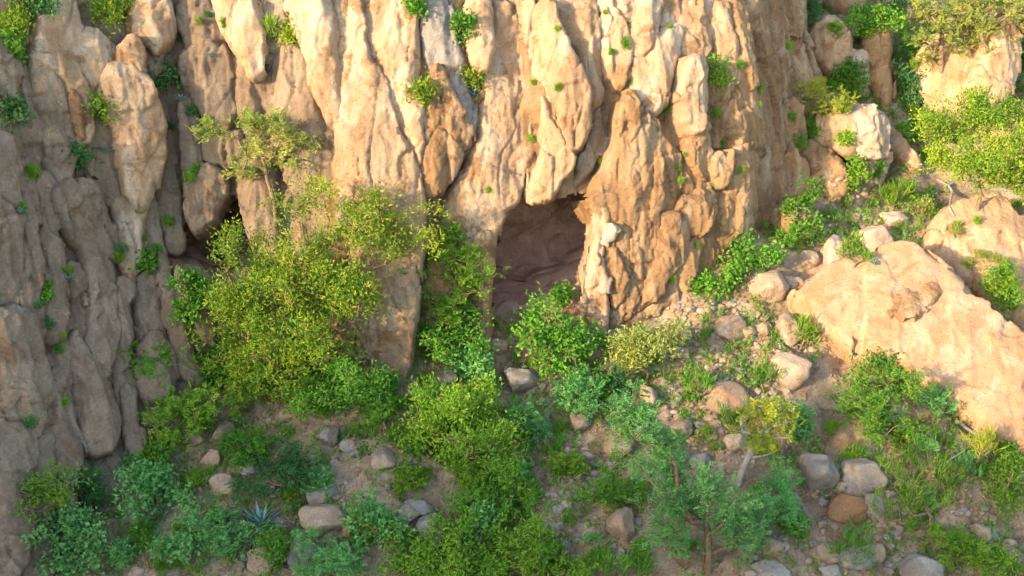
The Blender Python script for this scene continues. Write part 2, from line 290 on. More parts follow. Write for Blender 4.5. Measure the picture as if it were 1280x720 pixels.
RIBS = [
 # left side, shaded columns
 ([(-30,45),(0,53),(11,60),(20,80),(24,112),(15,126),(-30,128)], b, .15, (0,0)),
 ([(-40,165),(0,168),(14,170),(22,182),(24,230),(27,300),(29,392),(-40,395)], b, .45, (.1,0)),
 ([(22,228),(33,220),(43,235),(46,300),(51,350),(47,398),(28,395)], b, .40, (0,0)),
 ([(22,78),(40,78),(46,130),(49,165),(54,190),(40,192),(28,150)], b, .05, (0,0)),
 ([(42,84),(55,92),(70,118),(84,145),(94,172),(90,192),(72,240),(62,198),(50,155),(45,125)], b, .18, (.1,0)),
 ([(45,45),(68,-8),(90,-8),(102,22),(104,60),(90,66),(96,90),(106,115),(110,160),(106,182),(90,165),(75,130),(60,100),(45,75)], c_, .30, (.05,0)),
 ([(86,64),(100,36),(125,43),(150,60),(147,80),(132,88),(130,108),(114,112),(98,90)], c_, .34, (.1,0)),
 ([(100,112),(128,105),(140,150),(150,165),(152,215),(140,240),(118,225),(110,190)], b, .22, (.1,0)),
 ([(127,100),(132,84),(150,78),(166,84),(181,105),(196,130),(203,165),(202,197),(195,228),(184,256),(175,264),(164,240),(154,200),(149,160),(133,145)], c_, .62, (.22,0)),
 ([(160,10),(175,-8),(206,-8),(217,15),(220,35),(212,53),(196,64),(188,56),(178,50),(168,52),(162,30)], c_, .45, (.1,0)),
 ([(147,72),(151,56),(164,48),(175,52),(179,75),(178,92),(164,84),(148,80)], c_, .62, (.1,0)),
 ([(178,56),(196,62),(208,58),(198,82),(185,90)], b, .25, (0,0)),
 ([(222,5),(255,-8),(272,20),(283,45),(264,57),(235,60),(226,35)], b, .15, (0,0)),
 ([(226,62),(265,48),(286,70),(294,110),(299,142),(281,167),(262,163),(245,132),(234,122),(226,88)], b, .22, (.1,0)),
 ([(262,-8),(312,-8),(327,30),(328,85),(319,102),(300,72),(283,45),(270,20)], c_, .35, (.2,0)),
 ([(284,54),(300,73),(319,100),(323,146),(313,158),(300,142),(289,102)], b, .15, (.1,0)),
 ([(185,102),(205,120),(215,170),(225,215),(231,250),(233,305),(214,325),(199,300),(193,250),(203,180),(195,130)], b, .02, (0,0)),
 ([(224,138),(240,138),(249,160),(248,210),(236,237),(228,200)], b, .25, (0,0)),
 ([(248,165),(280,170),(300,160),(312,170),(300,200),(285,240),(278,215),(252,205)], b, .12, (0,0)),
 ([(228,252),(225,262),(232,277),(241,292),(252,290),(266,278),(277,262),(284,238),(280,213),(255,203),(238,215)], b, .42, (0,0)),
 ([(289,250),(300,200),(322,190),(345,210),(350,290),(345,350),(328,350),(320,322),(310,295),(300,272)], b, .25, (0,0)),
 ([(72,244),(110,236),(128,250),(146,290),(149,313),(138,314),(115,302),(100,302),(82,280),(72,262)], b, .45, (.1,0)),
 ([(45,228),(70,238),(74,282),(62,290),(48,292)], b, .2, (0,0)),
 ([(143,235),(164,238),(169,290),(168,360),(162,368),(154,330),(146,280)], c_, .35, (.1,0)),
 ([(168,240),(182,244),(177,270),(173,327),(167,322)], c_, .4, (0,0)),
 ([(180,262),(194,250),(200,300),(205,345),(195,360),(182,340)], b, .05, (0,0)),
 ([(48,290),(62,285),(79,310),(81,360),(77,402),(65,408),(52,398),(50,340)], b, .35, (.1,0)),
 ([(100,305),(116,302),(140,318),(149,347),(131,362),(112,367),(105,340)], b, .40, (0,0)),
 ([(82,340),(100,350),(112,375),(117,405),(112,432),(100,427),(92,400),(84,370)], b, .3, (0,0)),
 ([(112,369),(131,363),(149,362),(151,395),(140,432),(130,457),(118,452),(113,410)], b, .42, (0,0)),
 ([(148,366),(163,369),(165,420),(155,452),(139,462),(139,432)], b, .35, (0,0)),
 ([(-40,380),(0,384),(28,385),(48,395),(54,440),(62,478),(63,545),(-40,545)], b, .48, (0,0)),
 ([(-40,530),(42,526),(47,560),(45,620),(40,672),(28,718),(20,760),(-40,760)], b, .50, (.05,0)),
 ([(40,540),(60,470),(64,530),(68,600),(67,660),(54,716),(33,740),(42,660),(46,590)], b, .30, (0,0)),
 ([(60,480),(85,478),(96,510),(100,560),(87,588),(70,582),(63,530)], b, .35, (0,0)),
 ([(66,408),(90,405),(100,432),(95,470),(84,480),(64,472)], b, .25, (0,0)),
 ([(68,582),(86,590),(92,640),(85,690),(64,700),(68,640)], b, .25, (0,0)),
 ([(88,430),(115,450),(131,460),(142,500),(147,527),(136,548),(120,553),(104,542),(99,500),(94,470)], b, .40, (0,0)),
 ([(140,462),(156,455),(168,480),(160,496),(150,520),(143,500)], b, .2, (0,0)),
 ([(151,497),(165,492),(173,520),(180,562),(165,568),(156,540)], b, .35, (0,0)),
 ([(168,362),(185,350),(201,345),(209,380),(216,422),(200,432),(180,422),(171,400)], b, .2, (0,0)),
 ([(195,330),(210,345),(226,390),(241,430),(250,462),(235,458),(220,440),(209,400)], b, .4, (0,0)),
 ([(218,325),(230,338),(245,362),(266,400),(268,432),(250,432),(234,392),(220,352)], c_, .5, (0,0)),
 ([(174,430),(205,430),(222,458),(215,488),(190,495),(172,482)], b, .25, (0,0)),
 # centre, sunlit
 ([(325,-8),(352,-8),(358,35),(375,52),(372,62),(345,60),(330,90),(326,40)], b, .1, (0,0)),
 ([(354,-8),(402,-8),(421,40),(417,60),(424,80),(427,120),(422,165),(408,152),(395,112),(386,72),(376,50),(361,35),(353,12)], c_, .38, (.15,0)),
 ([(343,60),(376,60),(386,86),(394,122),(404,155),(418,170),(424,240),(400,260),(365,235),(345,185),(335,130),(337,90)], b, .18, (0,0)),
 ([(424,-8),(448,-8),(450,30),(455,60),(467,85),(481,105),(489,130),(497,160),(510,187),(521,217),(527,245),(525,285),(520,350),(512,440),(500,520),(440,520),(440,440),(436,330),(425,250),(421,180),(427,120),(423,60)], c_, .50, (.16,0)),
 ([(449,-8),(506,-10),(519,8),(523,40),(522,90),(525,130),(528,172),(526,212),(515,195),(505,165),(492,148),(484,115),(468,85),(455,65),(450,40)], c_, .27, (.12,0)),
 ([(533,-8),(554,-8),(564,30),(573,70),(584,110),(594,140),(591,168),(578,158),(565,142),(552,115),(541,90),(532,50)], 'bluegrey', .20, (-.1,0)),
 ([(535,92),(551,76),(562,110),(578,148),(592,167),(586,184),(575,184),(545,172),(528,162),(528,120)], o_, .36, (.1,0)),
 ([(526,163),(550,161),(571,180),(582,186),(573,212),(562,227),(545,242),(527,248),(524,200)], o_, .42, (.1,0)),
 ([(553,-8),(586,-8),(584,45),(598,95),(600,130),(590,125),(577,95),(566,55)], o_, .02, (0,0)),
 ([(586,-5),(609,-8),(614,40),(610,70),(603,92),(591,72),(582,40)], c_, .25, (.1,0)),
 ([(609,-8),(642,-8),(660,40),(672,100),(670,160),(661,205),(656,245),(648,257),(636,266),(625,288),(618,332),(615,398),(614,450),(590,450),(588,335),(572,318),(548,300),(546,262),(560,235),(582,200),(596,167),(599,140),(606,100)], c_, .30, (.02,0)),
 ([(643,-8),(664,-8),(670,30),(682,70),(692,110),(700,152),(682,170),(684,132),(671,100),(659,60)], c_, .30, (.1,0)),
 ([(662,2),(692,-8),(697,30),(707,50),(720,75),(732,105),(736,130),(734,152),(724,177),(712,194),(704,160),(694,120),(684,80),(672,40)], c_, .55, (.30,0)),
 ([(671,105),(684,120),(695,150),(706,172),(714,190),(720,198),(709,217),(697,238),(688,252),(668,256),(655,250),(660,222),(670,200),(672,160)], c_, .42, (.1,0)),
 ([(693,-8),(737,-8),(750,30),(754,60),(749,90),(754,127),(737,134),(731,100),(714,60),(700,40)], c_, .22, (.1,0)),
 ([(732,132),(750,125),(757,150),(762,180),(742,212),(718,242),(700,250),(712,228),(722,200),(733,165)], b, .10, (0,0)),
 ([(751,13),(769,14),(780,30),(787,55),(782,90),(776,112),(760,92),(749,60)], c_, .32, (.1,0)),
 ([(739,-8),(790,-8),(795,15),(780,30),(768,12),(750,14)], c_, .25, (.1,0)),
 ([(789,-8),(826,-8),(823,40),(806,70),(790,67),(780,36),(794,14)], c_, .30, (.12,0)),
 ([(794,66),(816,50),(840,30),(853,35),(846,60),(839,90),(831,126),(820,143),(800,138),(784,106),(784,80)], c_, .32, (0,0)),
 ([(780,110),(790,118),(800,138),(822,150),(834,172),(852,186),(852,215),(862,252),(848,282),(826,292),(812,280),(796,296),(776,284),(756,282),(742,262),(738,246),(746,220),(762,190),(770,150)], o_, .42, (0,0)),
 ([(826,-8),(856,-8),(846,28),(832,34),(822,30)], c_, .2, (0,0)),
 ([(855,-8),(882,-8),(892,20),(892,50),(881,76),(862,71),(850,62),(845,30)], c_, .22, (.1,0)),
 ([(846,64),(860,74),(854,100),(846,122),(838,150),(830,140),(838,100)], b, .10, (0,0)),
 ([(892,3),(906,4),(914,40),(916,82),(901,78),(896,40)], c_, .35, (.1,0)),
 ([(856,76),(867,70),(880,79),(883,105),(885,130),(877,152),(869,168),(861,158),(854,132),(846,122),(854,100)], c_, .55, (.1,0)),
 ([(868,168),(886,146),(889,170),(892,195),(897,217),(885,222),(870,208),(860,182)], o_, .42, (0,0)),
 ([(884,80),(900,80),(916,84),(918,130),(914,165),(896,195),(890,150),(884,110)], o_, .15, (0,0)),
 ([(893,206),(905,195),(918,190),(920,216),(911,232),(897,228)], o_, .48, (.1,0)),
 ([(852,188),(866,190),(874,214),(892,226),(890,244),(850,246)], o_, .30, (0,0)),
 ([(908,-8),(935,-8),(941,60),(946,110),(941,140),(951,170),(946,184),(924,184),(914,162),(918,120),(914,60)], o_, .30, (0,0)),
 ([(935,-8),(978,-8),(988,40),(984,120),(987,200),(982,262),(962,302),(944,292),(951,220),(946,150),(943,80),(936,30)], o_, .18, (0,0)),
 ([(914,186),(951,186),(950,232),(941,282),(920,304),(902,290),(908,240)], o_, .34, (0,0)),
 # around the main cave
 ([(738,252),(752,250),(766,262),(764,280),(757,290),(754,300),(756,330),(762,362),(762,420),(740,430),(728,365),(728,340),(735,310),(742,280)], c_, .42, (.05,0)),
 ([(856,247),(890,238),(897,255),(888,277),(881,297),(864,292),(845,277)], o_, .42, (0,0)),
 ([(753,272),(770,262),(794,262),(799,300),(787,342),(776,372),(765,390),(757,345)], o_, .28, (0,0)),
 ([(790,266),(822,260),(822,322),(806,362),(781,402),(765,418),(756,412),(768,378),(786,345)], o_, .25, (0,0)),
 ([(819,268),(848,270),(864,298),(857,322),(836,347),(816,374),(795,396),(803,366),(819,325)], o_, .25, (0,0)),
 ([(864,292),(895,285),(926,280),(932,302),(917,332),(882,354),(842,380),(810,402),(785,418),(800,396),(840,350)], o_, .22, (0,0)),
 ([(890,240),(915,236),(945,292),(962,300),(940,330),(905,345),(888,300)], o_, .20, (0,0)),
 ([(588,300),(612,285),(626,282),(620,330),(616,402),(618,450),(596,455),(592,350)], o_, .46, (0,0)),
 ([(540,300),(575,316),(592,345),(596,420),(560,440),(530,420),(528,350)], o_, .12, (0,0)),
 ([(752,294),(762,285),(771,288),(770,299),(757,303)], 'white', .52, (0,0)),
 ([(748,350),(760,346),(762,362),(750,366)], 'white', .50, (0,0)),
 ([(740,318),(750,314),(752,332),(742,336)], c_, .54, (0,0)),
 ([(86,112),(98,116),(107,148),(105,176),(97,162),(92,140)], o_, .40, (0,0)),
]
xs = np.arange(-12, 7.6, 0.045); zs = np.arange(-5, 9.5, 0.045); SX, SZ = np.meshgrid(xs, zs)
P3 = np.stack([SX, np.zeros_like(SX), SZ], -1)
wx = 0.5 * noise(P3 * 0.5, 31)
flute = fbm(np.stack([SX * 1.5 + wx * 1.5 + SZ * 0.22, SX * 0, SZ * 0.32], -1), 21, 4, .55)
RC = []
for r_ in RIBS:
    for q_ in chaikin(np.array(r_[0], float), 1): RC.append((*q_, r_[2]))
    RC.append((*np.mean(np.array(r_[0], float), 0), r_[2] + .05))
RC = np.array(RC); RW = hitF(RC[:, 0], RC[:, 1]); num = np.zeros(SX.shape); den = np.full(SX.shape, 1e-3)
for (x_, y_, z_), o0 in zip(RW, RC[:, 2]):
    k_ = 1 / (((SX - x_) ** 2 + (SZ - z_) ** 2) + .02) ** 1.5; num += k_ * o0; den += k_
SPT = np.stack([SX.ravel(), SZ.ravel()], 1)
SY = Fbase(SX, SZ) + 0.06 - .85 * num / den - 0.10 * flute - fracture(SPT, 5, 1.3, .5, wx.ravel() * 1.2, .12).reshape(SX.shape) - fracture(SPT, 8, 4, 1.8, wx.ravel() * 2, .045).reshape(SX.shape) - 0.07 * fbm(P3 * 2.6, 41, 4) + 0.10 * np.maximum(0, 0.10 - np.abs(noise(np.stack([SX * 2.2 + wx, SX * 0, SZ * .5], -1), 77))) / 0.10
SV = np.stack([SX, SY, SZ], -1).reshape(-1, 3)
ppx, ppy = project(SV); pp = np.stack([ppx, ppy], 1)
near = (ppx > 150) & (ppx < 800) & (ppy > 200) & (ppy < 450)
hole = np.zeros(len(SV), bool)
for cv in (CAVE1, CAVE2): hole[near] |= sdist(pp[near], np.array(cv, float)) > 1.0
F_ = grid_faces(len(xs), len(zs), ~hole); cv_, cf_ = compact(SV, F_)
cliff = tag(obj('cliff', mesh('cliff', cv_, cf_), M['ochre']), kind='structure')
cliff.data.materials.append(M['brown']); fc_ = cv_[cf_].mean(1)
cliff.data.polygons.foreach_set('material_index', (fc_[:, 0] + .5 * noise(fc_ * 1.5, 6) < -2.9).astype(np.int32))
cliff['label'] = 'tall tan and ochre cliff of upright rock ribs'

def cave(name, poly, depth, seed, floor_rise, squeeze):
    p = chaikin(np.array(poly, float), 2); c = p.mean(0); p = c + (p - c) * 1.10
    W = hitF(p[:, 0], p[:, 1]); W[:, 1] -= 0.0
    cen = W.mean(0); zmin = W[:, 2].min(); nr = 34; V = []
    for k in range(nr + 1):
        t = k / nr; dep = depth * min(1, t / .72)
        sc = 1.0 if t < .72 else math.sqrt(max(0, 1 - ((t - .72) / .28) ** 2)); bulge = 1 + squeeze * math.sin(min(1, t / .72) * math.pi * .6)
        R_ = W.copy(); R_[:, 0] = cen[0] + (W[:, 0] - cen[0]) * bulge * sc; R_[:, 2] = cen[2] + (W[:, 2] - cen[2]) * sc
        R_[:, 1] = W[:, 1] * (1 - t) + cen[1] * t + dep + (0.25 * (t - .72) / .28 if t > .72 else 0)
        R_[:, 2] = np.maximum(R_[:, 2], zmin + 0.0) + floor_rise * dep * np.clip((cen[2] + .5 - R_[:, 2]) / 1.0, 0, 1)
        if k > 1:
            nn = np.stack([fbm(R_ * 1.5 + 9 * a, seed + a, 5, .6) for a in range(3)], -1); R_ = R_ + nn * np.array([.20, .24, .14]) * min(1, k / 6)
        V.append(R_)
    m_ = len(W); V = np.concatenate(V); f = []
    i = np.arange(m_); j = (i + 1) % m_
    for k in range(nr): f.append(np.stack([k * m_ + i, k * m_ + j, (k + 1) * m_ + j, (k + 1) * m_ + i], 1))
    return obj(name, mesh(name, V, np.concatenate(f)), M['cave'], cliff)
cave('cave_interior', CAVE1, 1.7, 51, 0.20, 0.30)
cave('cave_interior', CAVE2, 1.9, 61, 0.05, 0.25)


# ------------------------------------------------------------------ rock ribs and slabs of the cliff
PATCH = []
def plane_axes(Nn):
    U = np.cross([0, 0, 1.0], -Nn); U = np.array([1.0, 0, 0]) if np.linalg.norm(U) < 1e-6 else U / np.linalg.norm(U)
    if U[0] < 0: U = -U
    V = np.cross(Nn, U); V = V if V[2] > 0 else -V
    return U, V
def patch(name, poly, O, Nn, mat, seed, H=None, wf=0.6, embed=0.7, tilt=(0, 0), sp=0.026, rough=1.0, frac=1.0, jag=1.0, edge=0.03, dome=0.3, parent=None, grow=0.075, facet=0.8, sm=1):
    """a rock with its own depth: an outline lying in plane (O, Nn), bulging out of it, walls running back into the hill"""
    U, V = plane_axes(Nn); p = np.array(poly, float)
    d = rays(p[:, 0], p[:, 1]); t = ((O - CAM) @ Nn) / (d @ Nn); W = CAM + d * t[:, None] - O
    q = chaikin(np.stack([W @ U, W @ V], 1), sm)
    lo = q.min(0) - 4 * sp; hi = q.max(0) + 4 * sp
    us = np.arange(lo[0], hi[0], sp); vs_ = np.arange(lo[1], hi[1], sp); UU, VV = np.meshgrid(us, vs_)
    pts = np.stack([UU.ravel(), VV.ravel()], 1); d0 = sdist(pts, q); P_ = np.stack([pts[:, 0], pts[:, 1] * 1.0, np.full(len(pts), seed * 3.1)], 1)
    d1 = d0 + edge * fbm(P_ * 3.0, seed, 3) + 0.22 * edge * fbm(P_ * 9, seed + 3, 2)
    w1, w2, _, _, _, _ = worley(np.stack([pts[:, 0] * 3.2 + .3 * noise(P_ * 2, seed + 2), pts[:, 1] * 1.7], 1), seed + 500)
    w3 = worley(pts * np.array([7.5, 4.5]), seed + 510)[0]
    d1 = d1 + grow + jag * (.045 * w1 + .018 * w3)
    dm = d1.max(); H = H if H is not None else float(np.clip(0.5 * dm, .08, .20)); wd = min(0.22, max(1e-3, dm * wf))
    sl = np.maximum(1.0, 3.4 + 2.2 * noise(P_ * 1.4, seed + 12) + 1.0 * w1); x = np.clip(d1 * sl / max(H, .02), 0, 4); prof = -np.logaddexp(-x * 7, -7.0) / 7; prof = np.maximum(prof, 0)
    cc = q.mean(0); rs = np.random.RandomState(seed * 7 + 3); uu = pts - cc; half = max(.15, dm)
    fac = None                                                       # a few broad facets meeting in soft arrises
    for k in range(4):
        gu = rs.uniform(.05, .45) * (1 if k % 2 else -1); gv = rs.uniform(-.14, .14); o0 = rs.uniform(-.10, .35) * half
        pl = o0 * abs(gu) + gu * uu[:, 0] + gv * uu[:, 1] + 0.035 * noise(P_ * 1.3, seed + 60 + k)
        fac = pl if fac is None else -np.logaddexp(-fac * 70, -pl * 70) / 70
    fac = np.clip(fac, -0.5 * half - .1, .3)
    h = H * ((1 - dome) * prof + dome * np.clip(d1 / dm, 0, 1)) + facet * fac
    warp = 0.3 * noise(P_ * 0.7, seed + 40) + .08 * noise(P_ * 2.5, seed + 41)
    Ps = np.stack([P_[:, 0] * 3.0 + warp * 1.6, P_[:, 1] * 0.55, P_[:, 2]], 1)
    ridg = 1 - 2 * np.abs(noise(Ps * 1.3, seed + 70))
    ridg2 = 1 - 2 * np.abs(noise(np.stack([P_[:, 0] * 7 + warp * 2, P_[:, 1] * 1.1, P_[:, 2]], 1), seed + 71))
    rel = 0.016 * fbm(Ps, seed + 7, 3) + 0.026 * ridg + 0.010 * frac * ridg2 + 0.020 * fbm(P_ * 1.6, seed + 9, 3, .45) + 0.011 * fbm(P_ * 8, seed + 14, 4, .65)
    crk = np.abs(noise(np.stack([P_[:, 0] * 1.6 + warp * 2.0, P_[:, 1] * 0.45, P_[:, 2]], 1), seed + 21))
    rel = rel - 0.06 * np.clip(1 - crk / 0.035, 0, 1) * sstep(noise(P_ * 1.1, seed + 33), 0.0, .4)
    blk = noise(np.stack([P_[:, 0] * 1.3 + warp, P_[:, 1] * 1.0 - warp, P_[:, 2]], 1), seed + 90)
    rel = rel - 0.05 * sstep(blk + .12 * noise(P_ * 6, seed + 91), .30, .36)                 # spalled scars
    rel = rel + fracture(pts, seed + 200, 1.5, .5, warp * .35, .035 * frac) + fracture(pts, seed + 300, 4.2, 1.6, warp * .5, .014 * frac) + fracture(pts, seed + 400, 9, 4.0, warp * .6, .011 * frac)
    h = h + rough * rel + tilt[0] * (pts[:, 0] - cc[0]) + tilt[1] * (pts[:, 1] - cc[1])
    h = np.where(d1 > 0, h, h - embed * np.clip(-d1 / (1.2 * sp), 0, 1))
    keep = d1 > -2.6 * sp
    X = O + pts[:, :1] * U + pts[:, 1:] * V + h[:, None] * Nn
    f = grid_faces(len(us), len(vs_), keep)
    if len(f) == 0: return None
    Vv, f = compact(X, f)
    if np.cross(U, V) @ Nn < 0: f = f[:, ::-1]
    PATCH.append((Vv, f))
    return obj(name, mesh(name, Vv, f), M[mat], parent)
_rc = [0]
def rib(poly, mat='cream', off=0.0, tilt=(0, 0), name='rock_rib', **kw):
    _rc[0] += 1; p = np.array(poly, float); W = hitF(p[:, 0], p[:, 1])
    kw.setdefault('frac', 2.3 if mat == 'ochre' else 1.6 if mat == 'brown' else 1.4); kw.setdefault('jag', .6 if mat == 'cream' else 1.0)
    if max(sdist(p, np.array(c0, float)).max() for c0 in (CAVE1, CAVE2)) > -9: kw.setdefault('grow', .005)
    elif mat == 'brown' and p[:, 0].mean() < 260 and p[:, 0].min() > 0:
        c = p.mean(0); poly = c + (p - c) * np.array([1.0, 1.3]); p = poly; kw.setdefault('sm', 2); W = hitF(p[:, 0], p[:, 1])
    B = np.stack([np.ones(len(W)), W[:, 0], W[:, 2]], 1); s, *_ = np.linalg.lstsq(B.T @ B + np.diag([0, .02, .02]), B.T @ W[:, 1], rcond=None)
    Nn = np.array([s[1], -1, s[2]]); Nn /= np.linalg.norm(Nn); c = W.mean(0); O = np.array([c[0], s[0] + s[1] * c[0] + s[2] * c[2], c[2]]) + Nn * (.06 + .85 * off)
    return patch(name, poly, O, Nn, mat, _rc[0], tilt=tilt, parent=cliff, **kw)

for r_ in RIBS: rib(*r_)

# ------------------------------------------------------------------ ground intersection, outcrop and gully rocks
ground_bvh = BVHTree.FromPolygons(GV.tolist(), [tuple(int(q) for q in f) for f in grid_faces(len(gx), len(gy))])
def hit(bvh, px, py):
    d = rays(px, py); r = bvh.ray_cast(Vector(CAM), Vector(d), 200); return None if r[0] is None else np.array(r[0])
def outcrop(poly, basepx, pitch, yaw, mat, label=None, cat='rock', push=0.0, name='rock_outcrop', **kw):
    """rock standing on the slope: its face plane passes through the ground under basepx"""
    _rc[0] += 1; O = hit(ground_bvh, *basepx); a = math.radians(pitch); y_ = math.radians(yaw)
    Nn = np.array([math.sin(y_) * math.cos(a), -math.cos(y_) * math.cos(a), math.sin(a)]); O = O + Nn * push
    kw.setdefault('frac', .8); ob = patch(name, poly, O, Nn, mat, _rc[0], **kw); tag(ob, label, cat); return ob
outcrop([(985,372),(1010,352),(1040,332),(1062,322),(1100,312),(1132,304),(1165,322),(1200,346),(1232,382),(1270,415),(1330,470),(1330,560),(1250,556),(1205,522),(1150,475),(1085,452),(1030,412)], (1085,452), 50, -14, 'outcrop',
        'huge smooth sunlit tan rock dome lying on the slope', push=.28, H=.40, wf=.7, embed=1.6, sp=.03, rough=.7, frac=.55, facet=.35)
outcrop([(1098,372),(1108,352),(1132,330),(1160,330),(1182,352),(1175,372),(1150,392),(1135,402),(1110,390)], (1085,452), 52, -8, 'ochre',
        'raised ochre bulge with undercut edge on the tan rock dome', push=.60, H=.12, embed=.3, tilt=(.12, -.22), facet=.3, jag=1.5, name='rock_bulge')
outcrop([(1165,305),(1172,265),(1205,256),(1255,254),(1275,275),(1300,330),(1330,420),(1270,405),(1225,368),(1195,335)], (1200,350), 48, 0, 'outcrop',
        'sandy rock shoulder behind the rock dome under the yellow-green bush', H=.35, wf=.6, embed=1.2, push=.25, facet=.35, frac=.6)
outcrop([(1012,165),(1022,143),(1036,130),(1060,132),(1075,137),(1080,165),(1072,196),(1050,196),(1018,178)], (1050,215), 18, -25, 'outcrop',
        'smooth tan flank of the pale block above the gully', push=.3, H=.25, embed=.9)
outcrop([(1072,136),(1098,137),(1114,146),(1116,166),(1110,192),(1092,196),(1072,196),(1070,165)], (1080,215), 12, 15, 'white',
        'pale squared boulder with a fractured sunlit face', push=.42, H=.18, wf=.35, embed=.8, sm=1, cat='boulder', name='boulder')
for i, pl in enumerate([[(1090,196),(1111,190),(1112,203),(1092,207)], [(1091,207),(1111,204),(1108,217),(1094,219)], [(1092,219),(1106,218),(1104,229),(1092,229)]]):
    outcrop(pl, (1098,228), 10, 15, 'white', ['top', 'middle', 'lowest'][i] + ' block of the cracked pillar under the pale boulder', push=.2, H=.1, embed=.5, wf=.4, sm=1, name='rock_block')
outcrop([(1110,164),(1122,172),(1149,200),(1140,208),(1116,192)], (1130,212), 45, -30, 'outcrop', 'tilted flat slab leaning beside the pale boulder', push=.15, H=.12, embed=.4, name='rock_slab')
outcrop([(1144,75),(1162,48),(1200,38),(1240,26),(1248,60),(1238,100),(1222,142),(1180,146),(1150,112)], (1195,150), 30, -18, 'outcrop',
        'broad tan slab face behind the feathery tree', push=.4, H=.25, embed=1.4, facet=.4)
outcrop([(1238,28),(1268,33),(1278,80),(1264,122),(1238,142),(1218,142),(1230,90)], (1240,150), 25, 20, 'outcrop',
        'narrow sunlit end of the slab behind the feathery tree', push=.5, H=.25, embed=1.4, facet=.4)
outcrop([(992,32),(1004,40),(1018,70),(1032,108),(1022,116),(1006,100),(996,70)], (1010,120), 20, -10, 'ochre', 'rust-red wedge of rock between cliff and gully', push=.2, H=.2, embed=.8)
outcrop([(1008,34),(1038,14),(1060,34),(1068,62),(1052,92),(1032,88),(1016,62)], (1040,100), 25, -10, 'outcrop', 'crumbling pale rock knob above the round gully bush', push=.2, H=.3, embed=.8, rough=2.0)
for i, pl in enumerate([[(1064,70),(1084,67),(1088,84),(1068,88)], [(1068,88),(1090,85),(1096,104),(1074,106)], [(1072,106),(1094,105),(1090,120),(1076,120)]]):
    outcrop(pl, (1080,118), 12, 10, 'white', ['upper', 'middle', 'lower'][i] + ' whitish block of the stack beside the round gully bush', push=.1, H=.15, embed=.5, wf=.4, sm=1, name='rock_block')
outcrop([(1085,25),(1105,30),(1112,70),(1118,125),(1105,140),(1096,100),(1088,60)], (1105,140), 35, -10, 'ochre', 'bare brown rock strip running up the gully', H=.25, embed=.8)
outcrop([(988,190),(1010,170),(1030,186),(1050,200),(1062,232),(1040,252),(1010,240),(992,225)], (1020,250), 30, -20, 'ochre', 'weathered brown rock below the pale block', H=.25, embed=.7)
outcrop([(1100,-8),(1150,-8),(1150,20),(1110,22)], (1125,25), 30, 0, 'outcrop', 'pale rock ledge at the head of the gully', H=.2, embed=.8)
outcrop([(1030,-8),(1080,-10),(1075,15),(1045,14)], (1050,20), 30, 0, 'outcrop', 'cream rock rim above the gully shrubs', H=.2, embed=.8)

for i, (pl, bs, pu) in enumerate([([(962,205),(1000,186),(1014,232),(1002,262),(968,275)],(992,266),.05), ([(968,132),(1004,122),(1012,178),(996,196),(966,192)],(998,225),.45), ([(976,62),(1000,44),(1014,100),(1006,126),(974,128)],(1002,160),.7),
    ([(972,-8),(1000,-8),(1004,42),(986,64),(970,42)],(1002,125),.8), ([(985,262),(1008,250),(1022,276),(1004,300),(984,292)],(1000,300),.05), ([(1004,108),(1020,112),(1024,140),(1010,150),(1000,135)],(1010,165),.3)]):
    outcrop(pl, bs, 14, 14, 'ochre', ['fractured ochre block at the foot of the cliff end', 'squat fractured block half way up the cliff end', 'tall fractured block on the upper cliff end', 'topmost fractured block of the cliff end', 'broken block low in the gully crease', 'small broken block beside the rust-red wedge'][i], push=pu, H=.16, embed=.9, wf=.4, frac=2.2, name='rock_block')
allV = [GV, cv_]; allF = [grid_faces(len(gx), len(gy)), cf_]
for Vv, f in PATCH: allV.append(Vv); allF.append(f)
offs = np.cumsum([0] + [len(v) for v in allV[:-1]])
BV = np.concatenate(allV); BF = np.concatenate([f + o for f, o in zip(allF, offs)])
BVH = BVHTree.FromPolygons(BV.tolist(), BF.tolist())
#@@REST
def at(px, py):
    p = hit(BVH, px, py); return p if p is not None else at_Y(px, py, 0.0)
def ppm(P): return FPX / float((np.asarray(P) - CAM) @ FW)          # picture pixels per metre there

# ------------------------------------------------------------------ boulders and stones
def boulder_mesh(seed, sub, cuts=9, jag=.16):
    import bmesh
    bm = bmesh.new(); bmesh.ops.create_icosphere(bm, subdivisions=sub, radius=1.0)
    V = np.array([v.co[:] for v in bm.verts]); F = np.array([[v.index for v in f.verts] for f in bm.faces]); bm.free()
    rs = np.random.RandomState(seed); V = V * (1 + jag * fbm(V * 1.1 + seed, seed, 3)[:, None])
    for _ in range(cuts):
        n_v = rs.normal(size=3); n_v /= np.linalg.norm(n_v); c = rs.uniform(.58, .9); e = V @ n_v - c
        V = V - np.where(e > 0, e * .93, 0)[:, None] * n_v
    V = V + (V / np.linalg.norm(V, axis=1, keepdims=True)) * (0.05 * fbm(V * 3.2 + seed, seed + 5, 4))[:, None]
    V = V / np.abs(V).max(0)
    return mesh('boulder', V, F, True)
BIG = {}
def stone_mesh(mat, i, sub):
    k = (mat, i, sub)
    if k not in BIG:
        BIG[k] = boulder_mesh(100 + i * 7 + sub, sub, 12 if sub > 2 else 8); BIG[k].materials.append(M[mat])
    return BIG[k]
_sn = [0]
